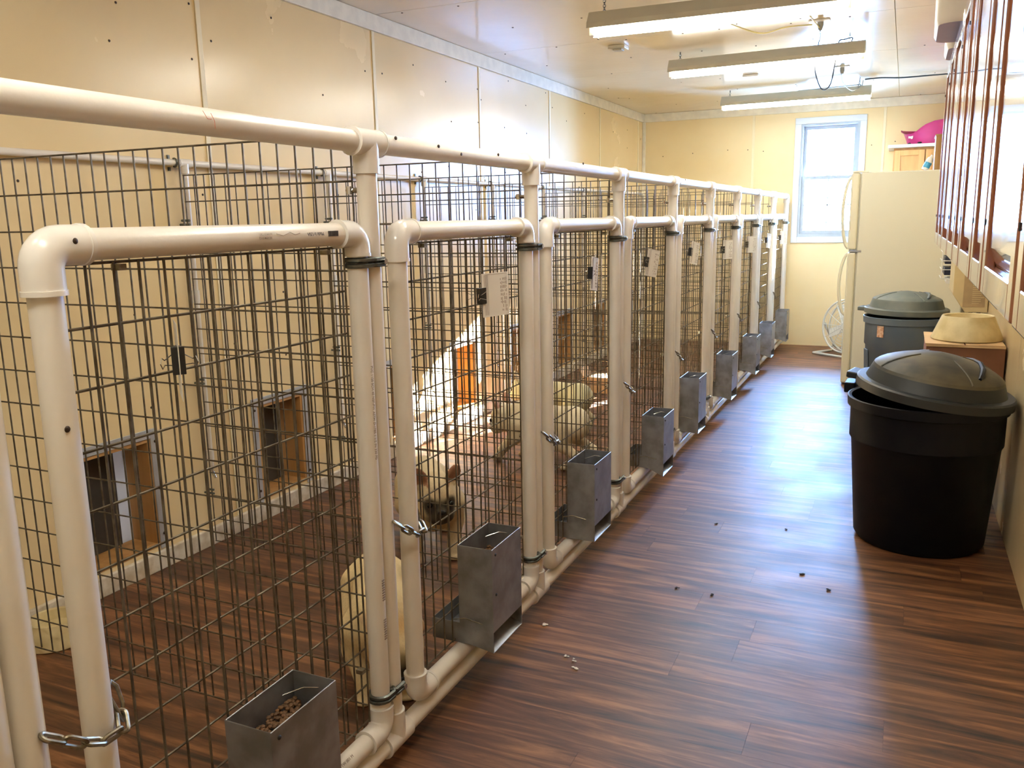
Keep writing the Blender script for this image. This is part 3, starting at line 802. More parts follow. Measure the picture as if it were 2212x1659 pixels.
# ================================================================== DOGS
def surfnet(F, org, h):
    s = F < 0
    nx_, ny_, nz_ = F.shape
    c = np.zeros((nx_-1, ny_-1, nz_-1), int)
    for dx in (0,1):
        for dy in (0,1):
            for dz in (0,1): c += s[dx:nx_-1+dx, dy:ny_-1+dy, dz:nz_-1+dz]
    mixed = (c > 0) & (c < 8)
    idx = -np.ones(mixed.shape, int); idx[mixed] = np.arange(mixed.sum())
    I = np.argwhere(mixed)
    acc = np.zeros((len(I), 3)); cnt = np.zeros(len(I))
    cor = [np.array(q) for q in np.ndindex(2,2,2)]
    for a in cor:
        for ax in range(3):
            if a[ax] == 0:
                b = a.copy(); b[ax] = 1
                fa = F[tuple((I+a).T)]; fb = F[tuple((I+b).T)]
                k = (fa < 0) != (fb < 0)
                t = np.where(k, fa/np.where(k, fa-fb, 1), 0)
                acc[k] += a + np.outer(t, (b-a))[k]; cnt[k] += 1
    V = (I + acc/cnt[:,None])*h + org
    faces = []
    for ax in range(3):
        o1, o2 = (ax+1) % 3, (ax+2) % 3
        A = s; B = np.roll(s, -1, ax)
        d = A != B
        sl = [slice(None)]*3; sl[ax] = slice(0, -1); 
        D = np.argwhere(d)
        D = D[(D[:,ax] < F.shape[ax]-1) & (D[:,o1] >= 1) & (D[:,o2] >= 1) & (D[:,o1] < F.shape[o1]-1) & (D[:,o2] < F.shape[o2]-1)]
        e1 = np.zeros(3,int); e1[o1] = 1; e2 = np.zeros(3,int); e2[o2] = 1
        q = [idx[tuple((D-e1-e2).T)], idx[tuple((D-e2).T)], idx[tuple(D.T)], idx[tuple((D-e1).T)]]
        fl = s[tuple(D.T)]
        for j in range(len(D)):
            f = (int(q[0][j]), int(q[1][j]), int(q[2][j]), int(q[3][j]))
            faces.append(f if fl[j] else f[::-1])
    return V, faces

def cone_sdf(P, a, b, ra, rb):
    a = np.array(a); b = np.array(b); ab = b-a
    t = np.clip(((P-a)@ab)/(ab@ab), 0, 1)
    return np.linalg.norm(P-(a+t[...,None]*ab), axis=-1) - (ra+(rb-ra)*t)
def ell_sdf(P, c, r, rot=None):
    q = P-np.array(c)
    if rot is not None: q = q@np.array(rot)
    r = np.array(r); k0 = np.linalg.norm(q/r, axis=-1); k1 = np.linalg.norm(q/(r*r), axis=-1)+1e-9
    return k0*(k0-1)/k1
def smin(a, b, k):
    h = np.clip(0.5+0.5*(b-a)/k, 0, 1); return b*(1-h)+a*h - k*h*(1-h)

def make_dog(loc, rz, label, neck, hpos, hyaw, hpitch, feet, seat=0.30, rump=0.30, coat=(0.74,0.62,0.42), mask=0.9, earc=(0.34,0.13,0.07), scale=1.0, patch=None, ear=1.0):
    """French-bulldog shaped dog. Local axes: x forward, y left, z up. feet: FL, FR, RL, RR floor positions."""
    h = 0.0075
    lo_ = np.array([-0.36, -0.20, -0.01]); hi = np.array([0.46, 0.20, 0.56])
    n = ((hi-lo_)/h).astype(int)
    G = np.stack(np.meshgrid(*[lo_[k]+h*np.arange(n[k]) for k in range(3)], indexing='ij'), -1)
    ch, hip = np.array([0.12, 0, seat-0.055]), np.array([-0.17, 0, rump-0.055])
    F = cone_sdf(G, ch, hip, 0.098, 0.078)
    F = smin(F, ell_sdf(G, (0.13, 0, seat-0.085), (0.095, 0.105, 0.115)), 0.03)
    F = smin(F, ell_sdf(G, (-0.17, 0, rump-0.065), (0.095, 0.092, 0.095)), 0.03)
    fl, frr, rl, rr = [np.array(q, float) for q in feet]
    for f_, sy in ((fl, 1), (frr, -1)):
        sh = np.array([0.14, sy*0.075, seat-0.08]); el = np.array([0.11+(f_[0]-0.13)*.3, sy*0.088, 0.155]); wr_ = f_+np.array([-0.01, 0, 0.055])
        F = smin(F, cone_sdf(G, sh, el, 0.055, 0.038), 0.025)
        F = smin(F, cone_sdf(G, el, wr_, 0.036, 0.025), 0.02)
        F = smin(F, cone_sdf(G, wr_, f_+np.array([0.004, 0, 0.022]), 0.025, 0.023), 0.012)
        for t in (-1.5, -0.5, 0.5, 1.5):
            F = smin(F, cone_sdf(G, f_+np.array([0.0, t*0.009, 0.02]), f_+np.array([0.034-abs(t)*.005, t*0.0115, 0.012]), 0.012, 0.0105), 0.006)
    for f_, sy in ((rl, 1), (rr, -1)):
        hp = np.array([-0.17, sy*0.06, rump-0.08]); kn = np.array([-0.11, sy*0.088, 0.155]); hk = f_+np.array([-0.055, 0, 0.085])
        F = smin(F, cone_sdf(G, hp, kn, 0.068, 0.046), 0.025)
        F = smin(F, cone_sdf(G, kn, hk, 0.040, 0.023), 0.018)
        F = smin(F, cone_sdf(G, hk, f_+np.array([-0.035, 0, 0.022]), 0.022, 0.02), 0.012)
        F = smin(F, cone_sdf(G, f_+np.array([-0.03, 0, 0.02]), f_+np.array([0.018, 0, 0.016]), 0.02, 0.018), 0.012)
        for t in (-1, 0, 1):
            F = smin(F, cone_sdf(G, f_+np.array([0.0, t*0.010, 0.018]), f_+np.array([0.028, t*0.012, 0.012]), 0.011, 0.010), 0.006)
    H = np.array(hpos, float)
    F = smin(F, cone_sdf(G, np.array([0.15, 0, seat-0.045]), H+np.array([-0.03,0,-0.01]), 0.080, 0.066), 0.035)
    hr = np.array((Matrix.Rotation(hyaw, 3, 'Z') @ Matrix.Rotation(hpitch, 3, 'Y')))
    def hp_(q): return H + hr@np.array(q)
    hd = ell_sdf(G, hp_((0.0, 0, 0.012)), (0.076, 0.078, 0.070), hr)
    hd = smin(hd, ell_sdf(G, hp_((0.045, 0, -0.028)), (0.048, 0.060, 0.042), hr), 0.02)
    for sy in (-1, 1):
        hd = smin(hd, ell_sdf(G, hp_((0.060, sy*0.026, -0.036)), (0.034, 0.032, 0.034), hr), 0.012)
        hd = smin(hd, ell_sdf(G, hp_((0.0, sy*0.048, -0.028)), (0.045, 0.035, 0.042), hr), 0.02)
    hd = smin(hd, ell_sdf(G, hp_((0.058, 0, -0.056)), (0.034, 0.036, 0.020), hr), 0.010)
    hd = smin(hd, ell_sdf(G, hp_((0.086, 0, -0.010)), (0.014, 0.020, 0.013), hr), 0.008)
    for sy in (-1, 1):      # bat ears: flattened and cupped
        a, b = hp_((-0.012, sy*0.052, 0.052)), hp_((-0.012-(1-ear)*.08, sy*(0.052+0.026*ear), 0.052+0.070*ear))
        ax = (b-a)/np.linalg.norm(b-a)
        fz = hr@np.array([1.0, sy*0.25, 0]); fz -= ax*(fz@ax); fz /= np.linalg.norm(fz); sd = np.cross(ax, fz)
        er = np.stack([fz, sd, ax], 1)
        e = ell_sdf(G, a*.55+b*.45, (0.013, 0.033*ear**.5, 0.060*ear), er)
        cup = ell_sdf(G, a*.52+b*.48+fz*0.016, (0.013, 0.021*ear**.5, 0.044*ear), er)
        e = np.maximum(e, -cup)
        hd = smin(hd, e, 0.012)
    for sy in (-1, 1):      # eye sockets
        hd = np.maximum(hd, -(np.linalg.norm(G-hp_((0.070, sy*0.042, 0.012)), axis=-1)-0.011))
    F = smin(F, hd, 0.022)
    F = smin(F, cone_sdf(G, np.array([-0.245, 0, rump-0.04]), np.array([-0.272, 0, rump-0.05]), 0.020, 0.010), 0.012)
    V, faces = surfnet(F, lo_, h)
    me = bpy.data.meshes.new('dog')
    me.from_pydata([tuple(v*scale) for v in V], [], faces)
    me.polygons.foreach_set('use_smooth', [True]*len(me.polygons))
    # coat colour
    C_ = np.tile(np.array(coat), (len(V), 1))
    q = (V-H)@hr
    def blend(mask_, col):
        C_[:] = C_*(1-mask_[:,None]) + np.array(col)*mask_[:,None]
    sm = lambda d, r, f: np.clip((r-d)/f+0.5, 0, 1)
    inh = np.linalg.norm(q, axis=1) < 0.16
    blend(sm(np.linalg.norm((q-np.array([0.075,0,-0.028]))/np.array([1,1.0,1.05]), axis=1), 0.058, 0.024)*mask*inh, (0.018,0.014,0.012))
    for sy in (-1, 1):
        blend(sm(np.linalg.norm(q-np.array([0.066, sy*0.042, 0.010]), axis=1), 0.031, 0.014)*mask*inh, (0.02,0.015,0.012))
        blend(((q[:,2] > 0.066) & (np.abs(q[:,1]) > 0.035) & inh & (q[:,1]*sy > 0)).astype(float)*0.85, earc)
    blend(np.clip((0.045-V[:,2])/0.05, 0, 1)*0.25, (0.5,0.38,0.28))
    if patch is not None:
        for (pc, pr, col) in patch:
            blend(sm(np.linalg.norm(V-np.array(pc), axis=1), pr, pr*.8)*0.75, col)
    at = me.color_attributes.new('coat', 'FLOAT_COLOR', 'POINT')
    at.data.foreach_set('color', np.hstack([C_, np.ones((len(V),1))]).astype(np.float32).ravel())
    me.materials.append(M['dog'])
    o = link(bpy.data.objects.new('dog', me)); o.location = loc; o.rotation_euler = (0,0,rz)
    tag(o, label, 'dog', 'dogs in the kennels')
    md = o.modifiers.new('smooth', 'SMOOTH'); md.factor = 0.4; md.iterations = 2
    for sy in (-1, 1):
        e = MB().ball(tuple(hp_((0.066, sy*0.0415, 0.012))*scale), 0.0108*scale, 10).build('eye', M['eye'], org=(0,0,0)); e.parent = o
    e = MB().ball(tuple(hp_((0.096, 0, -0.008))*scale), 0.012*scale, 10, sc=(.7,1.35,.85)).build('nose', M['nose'], org=(0,0,0)); e.parent = o
    return o

STAND = [(0.16, 0.075, 0), (0.16, -0.075, 0), (-0.17, 0.085, 0), (-0.17, -0.085, 0)]
# dog sniffing low behind the second gate
make_dog((-0.265, 1.985, 0), math.radians(-54), 'cream dog with its head down sniffing behind the pipe post', 0, (0.195, 0.045, 0.185), 0.15, 0.85,
         [(0.17, 0.066, 0), (0.17, -0.066, 0), (-0.15, 0.075, 0), (-0.15, -0.075, 0)], seat=0.315, rump=0.325, coat=(0.76,0.62,0.36),
         patch=[((0.20,0.05,0.25), 0.045, (0.62,0.36,0.12)), ((0.25,0.052,0.125), 0.075, (0.03,0.022,0.018))], scale=0.91, ear=0.55, earc=(0.66,0.48,0.30))
make_dog((-0.64, 2.93, 0), math.radians(-52), 'cream dog with black mask and upright ears facing out', 0, (0.235, 0.0, 0.285), 0.06, 0.22,
         STAND, seat=0.315, rump=0.31, coat=(0.72,0.60,0.38), scale=1.0)
make_dog((-0.655, 4.25, 0), math.radians(176), 'pale dog standing sideways with a black muzzle', 0, (0.26, 0.0, 0.235), 0.05, 0.35,
         [(0.26, 0.07, 0), (0.17, -0.075, 0), (-0.17, 0.085, 0), (-0.20, -0.085, 0)], seat=0.30, rump=0.305, coat=(0.74,0.66,0.47), scale=1.0)
make_dog((-0.88, 4.98, 0), math.radians(178), 'pale dog behind the sideways dog, two kennels past the masked one', 0, (0.25, 0.0, 0.27), 0.0, 0.25,
         STAND, seat=0.30, rump=0.30, coat=(0.62,0.58,0.36), mask=0.3, earc=(0.6,0.45,0.3), scale=0.95)

# ---- bowls and box on the kennel floor
def bowl(loc, r0, r1, hgt, label, material, cat='bowl'):
    b = MB()
    b.lathe([(r0*0.97, 0.0), (r0, 0.004), (r0*0.99, 0.012), (r1, hgt-0.006), (r1-0.004, hgt), (r1-0.012, hgt-0.003), (r1-0.022, hgt*0.55), (r1-0.05, hgt*0.32), (1e-6, hgt*0.30)], loc, n=40)
    o = b.build('dog_bowl', material, org=Vector(loc)); o.location = loc
    return tag(o, label, cat)
bowl((-1.40, 1.745, 0.0), 0.115, 0.085, 0.075, 'round beige dog bowl on the floor against the kennel wall', M['bowl'])
bx = thing('cardboard_box', (-1.02, 6.26, 0), 'small tan cardboard box on the floor of a far kennel', 'box')
MB().box(-1.13, -0.92, 6.17, 6.36, 0.0, 0.125).build('box_body', M['cardl'], bx, smooth=False, bevel=0.003)
MB().obox((-1.14, 6.265, 0.155), (0.004, 0.19, 0.07), Matrix.Rotation(-0.5, 3, 'Y')).build('box_flap', M['cardl'], bx, smooth=False)

# ================================================================== RIGHT SIDE OF THE AISLE
# ---- wheeled black bin with tilted lid
def trash_can(c, r0, r1, hgt, label, lidlabel, mcan, mlid, lid_rot, lid_off, lid_z, lidr, dome, handles, mtop):
    x, y, z = c
    t = thing('trash_can', c, label, 'trash can')
    prof = [(r0*0.94, 0.0), (r0, 0.02), (r0+(r1-r0)*.70, hgt*0.70), (r0+(r1-r0)*.70+.008, hgt*0.715), (r1*0.985, hgt*0.92), (r1*0.99, hgt*0.93), (r1+0.008, hgt*0.935), (r1+0.010, hgt*0.995), (r1+0.004, hgt), (r1-0.006, hgt-0.004), (r1-0.014, hgt*.9), (r0-0.012, 0.03), (1e-6, 0.03)]
    MB().lathe(prof, c, n=56).build('can_body', mcan, t)
    for a in handles:
        rot = Matrix.Rotation(a, 3, 'Z')
        hb = MB()
        base = Vector(c)
        hb.obox(base + rot @ Vector((r1+0.028, 0, hgt*0.90)), (0.05, 0.13, 0.028), rot)
        hb.obox(base + rot @ Vector((r1+0.042, 0, hgt*0.86)), (0.016, 0.12, 0.055), rot)
        for s in (-1, 1): hb.obox(base + rot @ Vector((r1+0.018, s*0.062, hgt*0.80)), (0.055, 0.012, 0.12), rot)
        hb.build('handle', mcan, t, smooth=False, bevel=0.004)
    if mtop is M['lid2']:
        for k in range(6):
            a = k*math.pi/3+.3; rot = Matrix.Rotation(a, 3, 'Z')
            MB().obox(Vector(c)+rot @ Vector((r0+(r1-r0)*.35+.003, 0, hgt*.36)), (0.006, 0.09, hgt*.60), rot @ Matrix.Rotation(math.atan2(r1-r0, hgt), 3, 'Y')).build('rib', mcan, t, smooth=False, bevel=0.004)
    lc = Vector((x+lid_off[0], y+lid_off[1], z+lid_z))
    p = [(lidr-0.012, -0.02), (lidr+0.004, -0.02), (lidr+0.004, 0.012), (lidr-0.004, 0.018), (lidr*0.90, 0.020), (lidr*0.885, 0.030), (lidr*0.84, 0.066), (lidr*0.70, 0.066+dome*.42), (lidr*0.45, 0.066+dome*.78), (lidr*0.2, 0.066+dome*.96), (1e-6, 0.066+dome)]
    l = MB().lathe(p[:7], lc, n=56, rot=lid_rot).build('lid', mlid, t, sharp=0.3); l['label'] = lidlabel
    crown = [(lidr*0.84, 0.066), (lidr*0.835, 0.069)] + [(lidr*0.835*math.cos(q*math.pi/2/9), 0.069+dome*math.sin(q*math.pi/2/9)**1.0*(0.55+0.45*q/9)) for q in range(1, 9)] + [(1e-6, 0.069+dome)]
    MB().lathe(crown, lc, n=56, rot=lid_rot).build('lid_crown', mtop, l, sharp=0.3)
    def cz(f):
        f = min(f, .999); q = math.acos(f/0.835 if f < .835 else .999)*9/(math.pi/2)
        return 0.069+dome*math.sin(q*math.pi/2/9)*(0.55+0.45*q/9)
    for k in range(4):
        rot = lid_rot @ Matrix.Rotation(0.5 + k*math.pi/2, 3, 'Z')
        pts = [lc + rot @ Vector((lidr*q, 0, cz(q)+.0005)) for q in (0.82,0.74,0.62,0.48,0.3)]
        MB().tube(pts, [0.004,0.0045,0.0045,0.0045,0.003], 6).build('lid_rib', mtop, l)
    hr_ = lid_rot @ Matrix.Rotation(0.15, 3, 'Z')
    pts = []
    for q in (-0.62,-0.5,-0.3,0,0.3,0.5,0.62):
        xx = 0.50 - 0.12*(abs(q)/0.62)**2
        pts.append(lc + hr_ @ Vector((lidr*xx, q*lidr, cz(math.hypot(xx, q))+.002)))
    MB().tube(pts, [0.006,0.010,0.011,0.011,0.011,0.010,0.006], 8).build('lid_grip', mcan, l)
    for k in range(1):
        rot = lid_rot @ Matrix.Rotation(k*math.pi+math.pi*0.93, 3, 'Z')
        MB().obox(lc + rot @ Vector((lidr+0.016, 0, -0.004)), (0.05, 0.12, 0.026), rot).build('lid_tab', mlid, l, smooth=False, bevel=0.005)
    return t
trash_can((1.228, 3.78, 0), 0.250, 0.293, 0.605, 'big black round trash can beside the side wall under the cabinets', 'dusty black domed lid sitting askew on the big black can', M['can'], M['lid'],
          Matrix.Rotation(0.13, 3, 'Y') @ Matrix.Rotation(0.03, 3, 'X'), (0.022, -0.005), 0.640, 0.292, 0.085, (math.pi*.60,), M['lidtop'])
trash_can((1.145, 6.25, 0), 0.215, 0.255, 0.665, 'slate grey trash can in front of the refrigerator', 'dusty slate domed lid on the grey can by the refrigerator', M['can2'], M['lid2'],
          Matrix.Rotation(0.02, 3, 'Y'), (0.0, 0.0), 0.702, 0.258, 0.060, (-0.62,), M['lid2'])
# label on the grey can
rot = Matrix.Rotation(-math.pi/2-0.62, 3, 'Z')
st = MB().obox(Vector((1.145, 6.25, 0.575)) + rot @ Vector((0.2535, 0, 0)), (0.003, 0.048, 0.075), rot).build('sticker', M['sticker'], bpy.data.objects['trash_can.001'], smooth=False)
# third black bin that the box stands on
t3 = thing('trash_can', (1.205, 4.47, 0), 'low black bin hidden behind the big black can, carrying a box', 'trash can')
MB().lathe([(0.22, 0), (0.235, .02), (0.262, 0.50), (0.278, 0.505), (0.28, 0.545), (0.268, 0.55), (0.255, 0.53), (0.22, 0.03), (1e-6, .03)], (1.205, 4.47, 0), n=48).build('can_body', M['can'], t3)
MB().lathe([(0.276, 0.551), (0.282, 0.553), (0.282, 0.572), (0.25, 0.575), (1e-6, 0.575)], (1.205, 4.47, 0), n=48).build('flat_lid', M['lid'], t3)
rot = Matrix.Rotation(math.pi*.98, 3, 'Z')
MB().obox(Vector((1.205, 4.47, 0.50)) + rot @ Vector((0.300, 0, 0)), (0.05, 0.13, 0.05), rot).build('handle', M['can'], t3, smooth=False, bevel=0.005)
# cardboard box and bowl on it
b = thing('cardboard_box', (1.385, 4.50, 0.576), 'brown cardboard box behind the big black can with a bowl on top', 'box')
MB().box(1.225, 1.545, 4.30, 4.70, 0.576, 0.748).build('box_body', M['card'], b, smooth=False, bevel=0.003)
MB().obox((1.30, 4.50, 0.7515), (0.16, 0.415, 0.004), Matrix.Rotation(0.02, 3, 'Y')).build('box_flap', M['cardl'], b, smooth=False)
MB().obox((1.465, 4.50, 0.7515), (0.155, 0.41, 0.004), Matrix.Rotation(-0.015, 3, 'Y')).build('box_flap', M['cardl'], b, smooth=False)
MB().obox((1.385, 4.2965, 0.745), (0.32, 0.004, 0.010), Matrix.Rotation(-0.25, 3, 'X')).build('box_flap', M['cardl'], b, smooth=False)
bowl((1.398, 4.49, 0.755), 0.152, 0.112, 0.112, 'large beige plastic dog bowl standing on the cardboard box', M['bowl'])

# ---- refrigerator facing the aisle
FX0, FX1, FY0, FY1, FZH = 0.775, 1.52, 7.135, 7.88, 1.648
rf = thing('refrigerator', (1.1, 7.5, 0), 'almond top-freezer refrigerator against the side wall', 'refrigerator')
MB().box(FX0+0.004, FX1, FY0, FY1, 0.04, FZH).build('cabinet_body', M['almond'], rf, smooth=False, bevel=0.008)
zs_ = 1.055
MB().box(FX0-0.068, FX0-0.006, FY0, FY1, zs_+0.008, FZH).build('freezer_door', M['almond2'], rf, smooth=False, bevel=0.014)
MB().box(FX0-0.068, FX0-0.006, FY0, FY1, 0.012, zs_-0.008).build('fridge_door', M['almond2'], rf, smooth=False, bevel=0.014)
MB().box(FX0-0.006, FX0+0.004, FY0+0.012, FY1-0.012, 0.06, FZH-0.012).build('door_gasket', M['gasket'], rf, smooth=False)
MB().box(FX0+0.02, FX1-0.03, FY0+0.02, FY1-0.02, 0.0, 0.04).build('plinth', M['black'], rf, smooth=False)
MB().box(FX0-0.06, FX0+0.03, FY0-0.004, FY0+0.03, zs_-0.007, zs_+0.007).build('hinge', M['chrome'], rf, smooth=False)
MB().box(FX0-0.06, FX0+0.05, FY0+0.0, FY0+0.03, FZH, FZH+0.012).build('hinge', M['almond2'], rf, smooth=False)
hy = FY0 + 0.05
def fh(z0, z1, bow):
    P = [(FX0-0.066, hy, z0)] + [(FX0-0.066-bow*math.sin(math.pi*min(1,max(0,t)))**0.55, hy, z0+(z1-z0)*t) for t in (0.04,0.1,0.2,0.35,0.5,0.65,0.8,0.9,0.96)] + [(FX0-0.066, hy, z1)]
    MB().tube(P, 0.012, 10).build('door_handle', M['almond2'], rf)
fh(zs_+0.02, FZH-0.03, 0.055); fh(zs_-0.50, zs_-0.02, 0.055)
# bottle and wooden box on the refrigerator
bt = thing('spray_bottle', (1.19, 7.42, FZH), 'white plastic bottle with blue label leaning on top of the refrigerator', 'bottle')
br = Matrix.Rotation(0.42, 3, 'Y'); bc_ = Vector((1.212, 7.42, FZH+0.013))
MB().lathe([(0.020,0),(0.025,.003),(0.025,.075),(0.021,.092),(0.010,.105),(0.010,.118),(1e-6,.119)], bc_, n=20, rot=br).build('bottle_body', M['white'], bt)
MB().lathe([(0.0254,.018),(0.0259,.020),(0.0259,.058),(0.0254,.060)], bc_, n=20, rot=br).build('label_band', M['blue'], bt)
wbx = thing('wooden_box', (1.42, 7.5, FZH), 'plain brown wooden box on the back of the refrigerator top', 'box')
for q in ((1.275, 1.54, 7.36, 7.375, FZH, 1.905), (1.275, 1.54, 7.665, 7.68, FZH, 1.905), (1.275, 1.29, 7.375, 7.665, FZH, 1.905), (1.525, 1.54, 7.375, 7.665, FZH, 1.905)):
    MB().box(*q).build('box_side', M['oak2'], wbx, smooth=False, bevel=0.002)
MB().box(1.27, 1.545, 7.355, 7.685, 1.905, 1.918).build('box_lid', M['oak2'], wbx, smooth=False, bevel=0.002)
# fan on the floor between refrigerator and end wall
FC = Vector((0.655, 8.62, 0.285))
fa = thing('floor_fan', (FC.x, FC.y, 0), 'white round floor fan between refrigerator and end wall', 'fan')
frot = Vector((-0.72, -1.0, 0.12)).to_track_quat('Z', 'Y').to_matrix()
def ring(r, z, th, n=40):
    return [FC + frot @ Vector((r*math.cos(2*math.pi*k/n), r*math.sin(2*math.pi*k/n), z)) for k in range(n)]
m = MB()
m.tube(ring(0.25, 0.03, 0), 0.009, 8, closed=True).tube(ring(0.25, -0.06, 0), 0.009, 8, closed=True)
m.build('outer_ring', M['fan'], fa)
m = MB()
for r_ in (0.055, 0.085, 0.115, 0.145, 0.175, 0.205, 0.23): m.tube(ring(r_, 0.045 - r_*0.05, 0), 0.0022, 5, closed=True)
m.build('grille_rings', M['fan'], fa)
for k in range(12):
    a = 2*math.pi*k/12
    MB().tube([FC + frot @ Vector((0.03*math.cos(a), 0.03*math.sin(a), 0.045)), FC + frot @ Vector((0.25*math.cos(a), 0.25*math.sin(a), 0.033))], 0.003, 6).build('grille_spoke', M['fan'], fa)
for k in range(4):
    rot = frot @ Matrix.Rotation(k*math.pi/2+.4, 3, 'Z') 
    MB().obox(FC + rot @ Vector((0.13, 0, -0.015)), (0.17, 0.10, 0.004), rot @ Matrix.Rotation(0.45, 3, 'X')).build('blade', M['fan'], fa, smooth=False)
MB().lathe([(0.045,-.07),(0.045,.03),(0.035,.04),(1e-6,.042)], FC, n=20, rot=frot).build('hub', M['fan'], fa)
sx = frot @ Vector((1,0,0)); sx.z = 0; sx.normalize(); fw_ = Vector((-sx.y, sx.x, 0))
for s in (-1, 1):
    e = FC + sx*(0.262*s)
    P = [e, Vector((e.x, e.y, 0.16)) + fw_*0.10, Vector((e.x, e.y, 0.05)) + fw_*0.16, Vector((e.x, e.y, 0.014)) + fw_*0.12, Vector((e.x, e.y, 0.014)) - fw_*0.14]
    MB().tube(P, 0.011, 8).build('stand_tube', M['fan'], fa)
    MB().ball(e, 0.02, 8).build('pivot_knob', M['fan'], fa)
MB().tube([FC.xy.to_3d() + sx*0.262 + Vector((0,0,.014)) - fw_*0.14, FC.xy.to_3d() - sx*0.262 + Vector((0,0,.014)) - fw_*0.14], 0.011, 8).build('stand_bar', M['fan'], fa)

# ---- oak cabinet on the end wall, shelf board and dog bed
oc = thing('oak_cabinet', (1.16, 9.05, 1.35), 'light oak wall cabinet on the end wall beyond the refrigerator', 'cabinet')
MB().box(0.965, 1.50, 8.87, YB-0.006, 1.30, 1.925).build('cabinet_body', M['oak'], oc, smooth=False)
MB().box(0.975, 1.225, 8.85, 8.868, 1.31, 1.905).build('cabinet_door', M['oak'], oc, smooth=False, bevel=0.003)
MB().box(1.235, 1.49, 8.85, 8.868, 1.31, 1.905).build('cabinet_door', M['oak'], oc, smooth=False, bevel=0.003)
for a in (0.975, 1.235):
    for q in ((a, a+0.05, 1.31, 1.905), (a+0.20, a+0.25, 1.31, 1.905), (a+.05, a+.20, 1.31, 1.36), (a+.05, a+.20, 1.855, 1.905)):
        MB().box(q[0], q[1], 8.838, 8.85, q[2], q[3]).build('door_frame', M['oak'], oc, smooth=False, bevel=0.002)
sb = MB().box(0.915, 1.53, 8.80, YB-0.006, 1.926, 1.955).build('shelf_board', M['white'], org=Vector((1.2, 9.0, 1.926)), smooth=False, bevel=0.004); sb.location = (1.2, 9.0, 1.926)
tag(sb, 'white laminate board lying on top of the oak cabinet', 'board')
# plastic dog bed, oval tub with low front
bd = thing('pet_bed', (1.30, 9.0, 1.956), 'magenta plastic pet bed on the white board above the oak cabinet', 'pet bed')
m = MB(); n = 48; rings = []
def rimz(a):   # low entry notch on the side facing the room near the -x end, high toward +x
    c = math.cos(a)
    K = [(-1.0, 0.118), (-0.85, 0.092), (-0.66, 0.088), (-0.5, 0.115), (-0.3, 0.160), (0.0, 0.190), (0.4, 0.204), (1.0, 0.208)]
    for i in range(len(K)-1):
        if c <= K[i+1][0] or i == len(K)-2:
            t = (c-K[i][0])/(K[i+1][0]-K[i][0]); t = t*t*(3-2*t) if i in (0, 2) else t
            z = K[i][1]+(K[i+1][1]-K[i][1])*t; break
    return z if math.sin(a) < 0 else max(z, 0.135)
bcx, bcy, bz = 1.285, 9.0, 1.957
def bpt(a, f, z): return (bcx+0.262*f*math.cos(a), bcy+0.195*f*math.sin(a), bz+z)
lev = [(0.74, 0.0), (0.80, 0.004), (0.86, 0.35), (0.95, 0.85), (1.04, 1.0), (1.02, 1.01), (0.92, 0.85), (0.83, 0.35), (0.76, 0.08), (0.01, 0.08)]
for (f, q) in lev:
    for k in range(n):
        a = 2*math.pi*k/n; m.v.append(bpt(a, f, rimz(a)*q))
for i in range(len(lev)-1):
    for k in range(n): m.f.append((i*n+k, i*n+(k+1) % n, (i+1)*n+(k+1) % n, (i+1)*n+k))
m.f.append(tuple(range(n)))
m.build('tub', M['bed'], bd)
for a in (math.pi*1.22,):
    p0 = Vector(bpt(a, 0.885, 0.065)); t = Vector((-math.sin(a)*0.262, math.cos(a)*0.195, 0)).normalized(); nn = Vector((math.cos(a)*.195, math.sin(a)*.262, 0)).normalized()
    rot = Matrix((t, nn, Vector((0,0,1)))).transposed()
    MB().obox(p0+nn*0.010, (0.050, 0.004, 0.022), rot).obox(p0+nn*0.010+t*0.012-Vector((0,0,.012)), (0.02, 0.004, 0.012), rot).build('logo_mark', M['white'], bd, smooth=False)
for a in (math.pi*1.15, math.pi*1.33):
    p0 = Vector(bpt(a, 0.80, 0.010)); MB().ball(p0, 0.016, 8, sc=(1.4,1,.55)).build('foot', M['black'], bd)

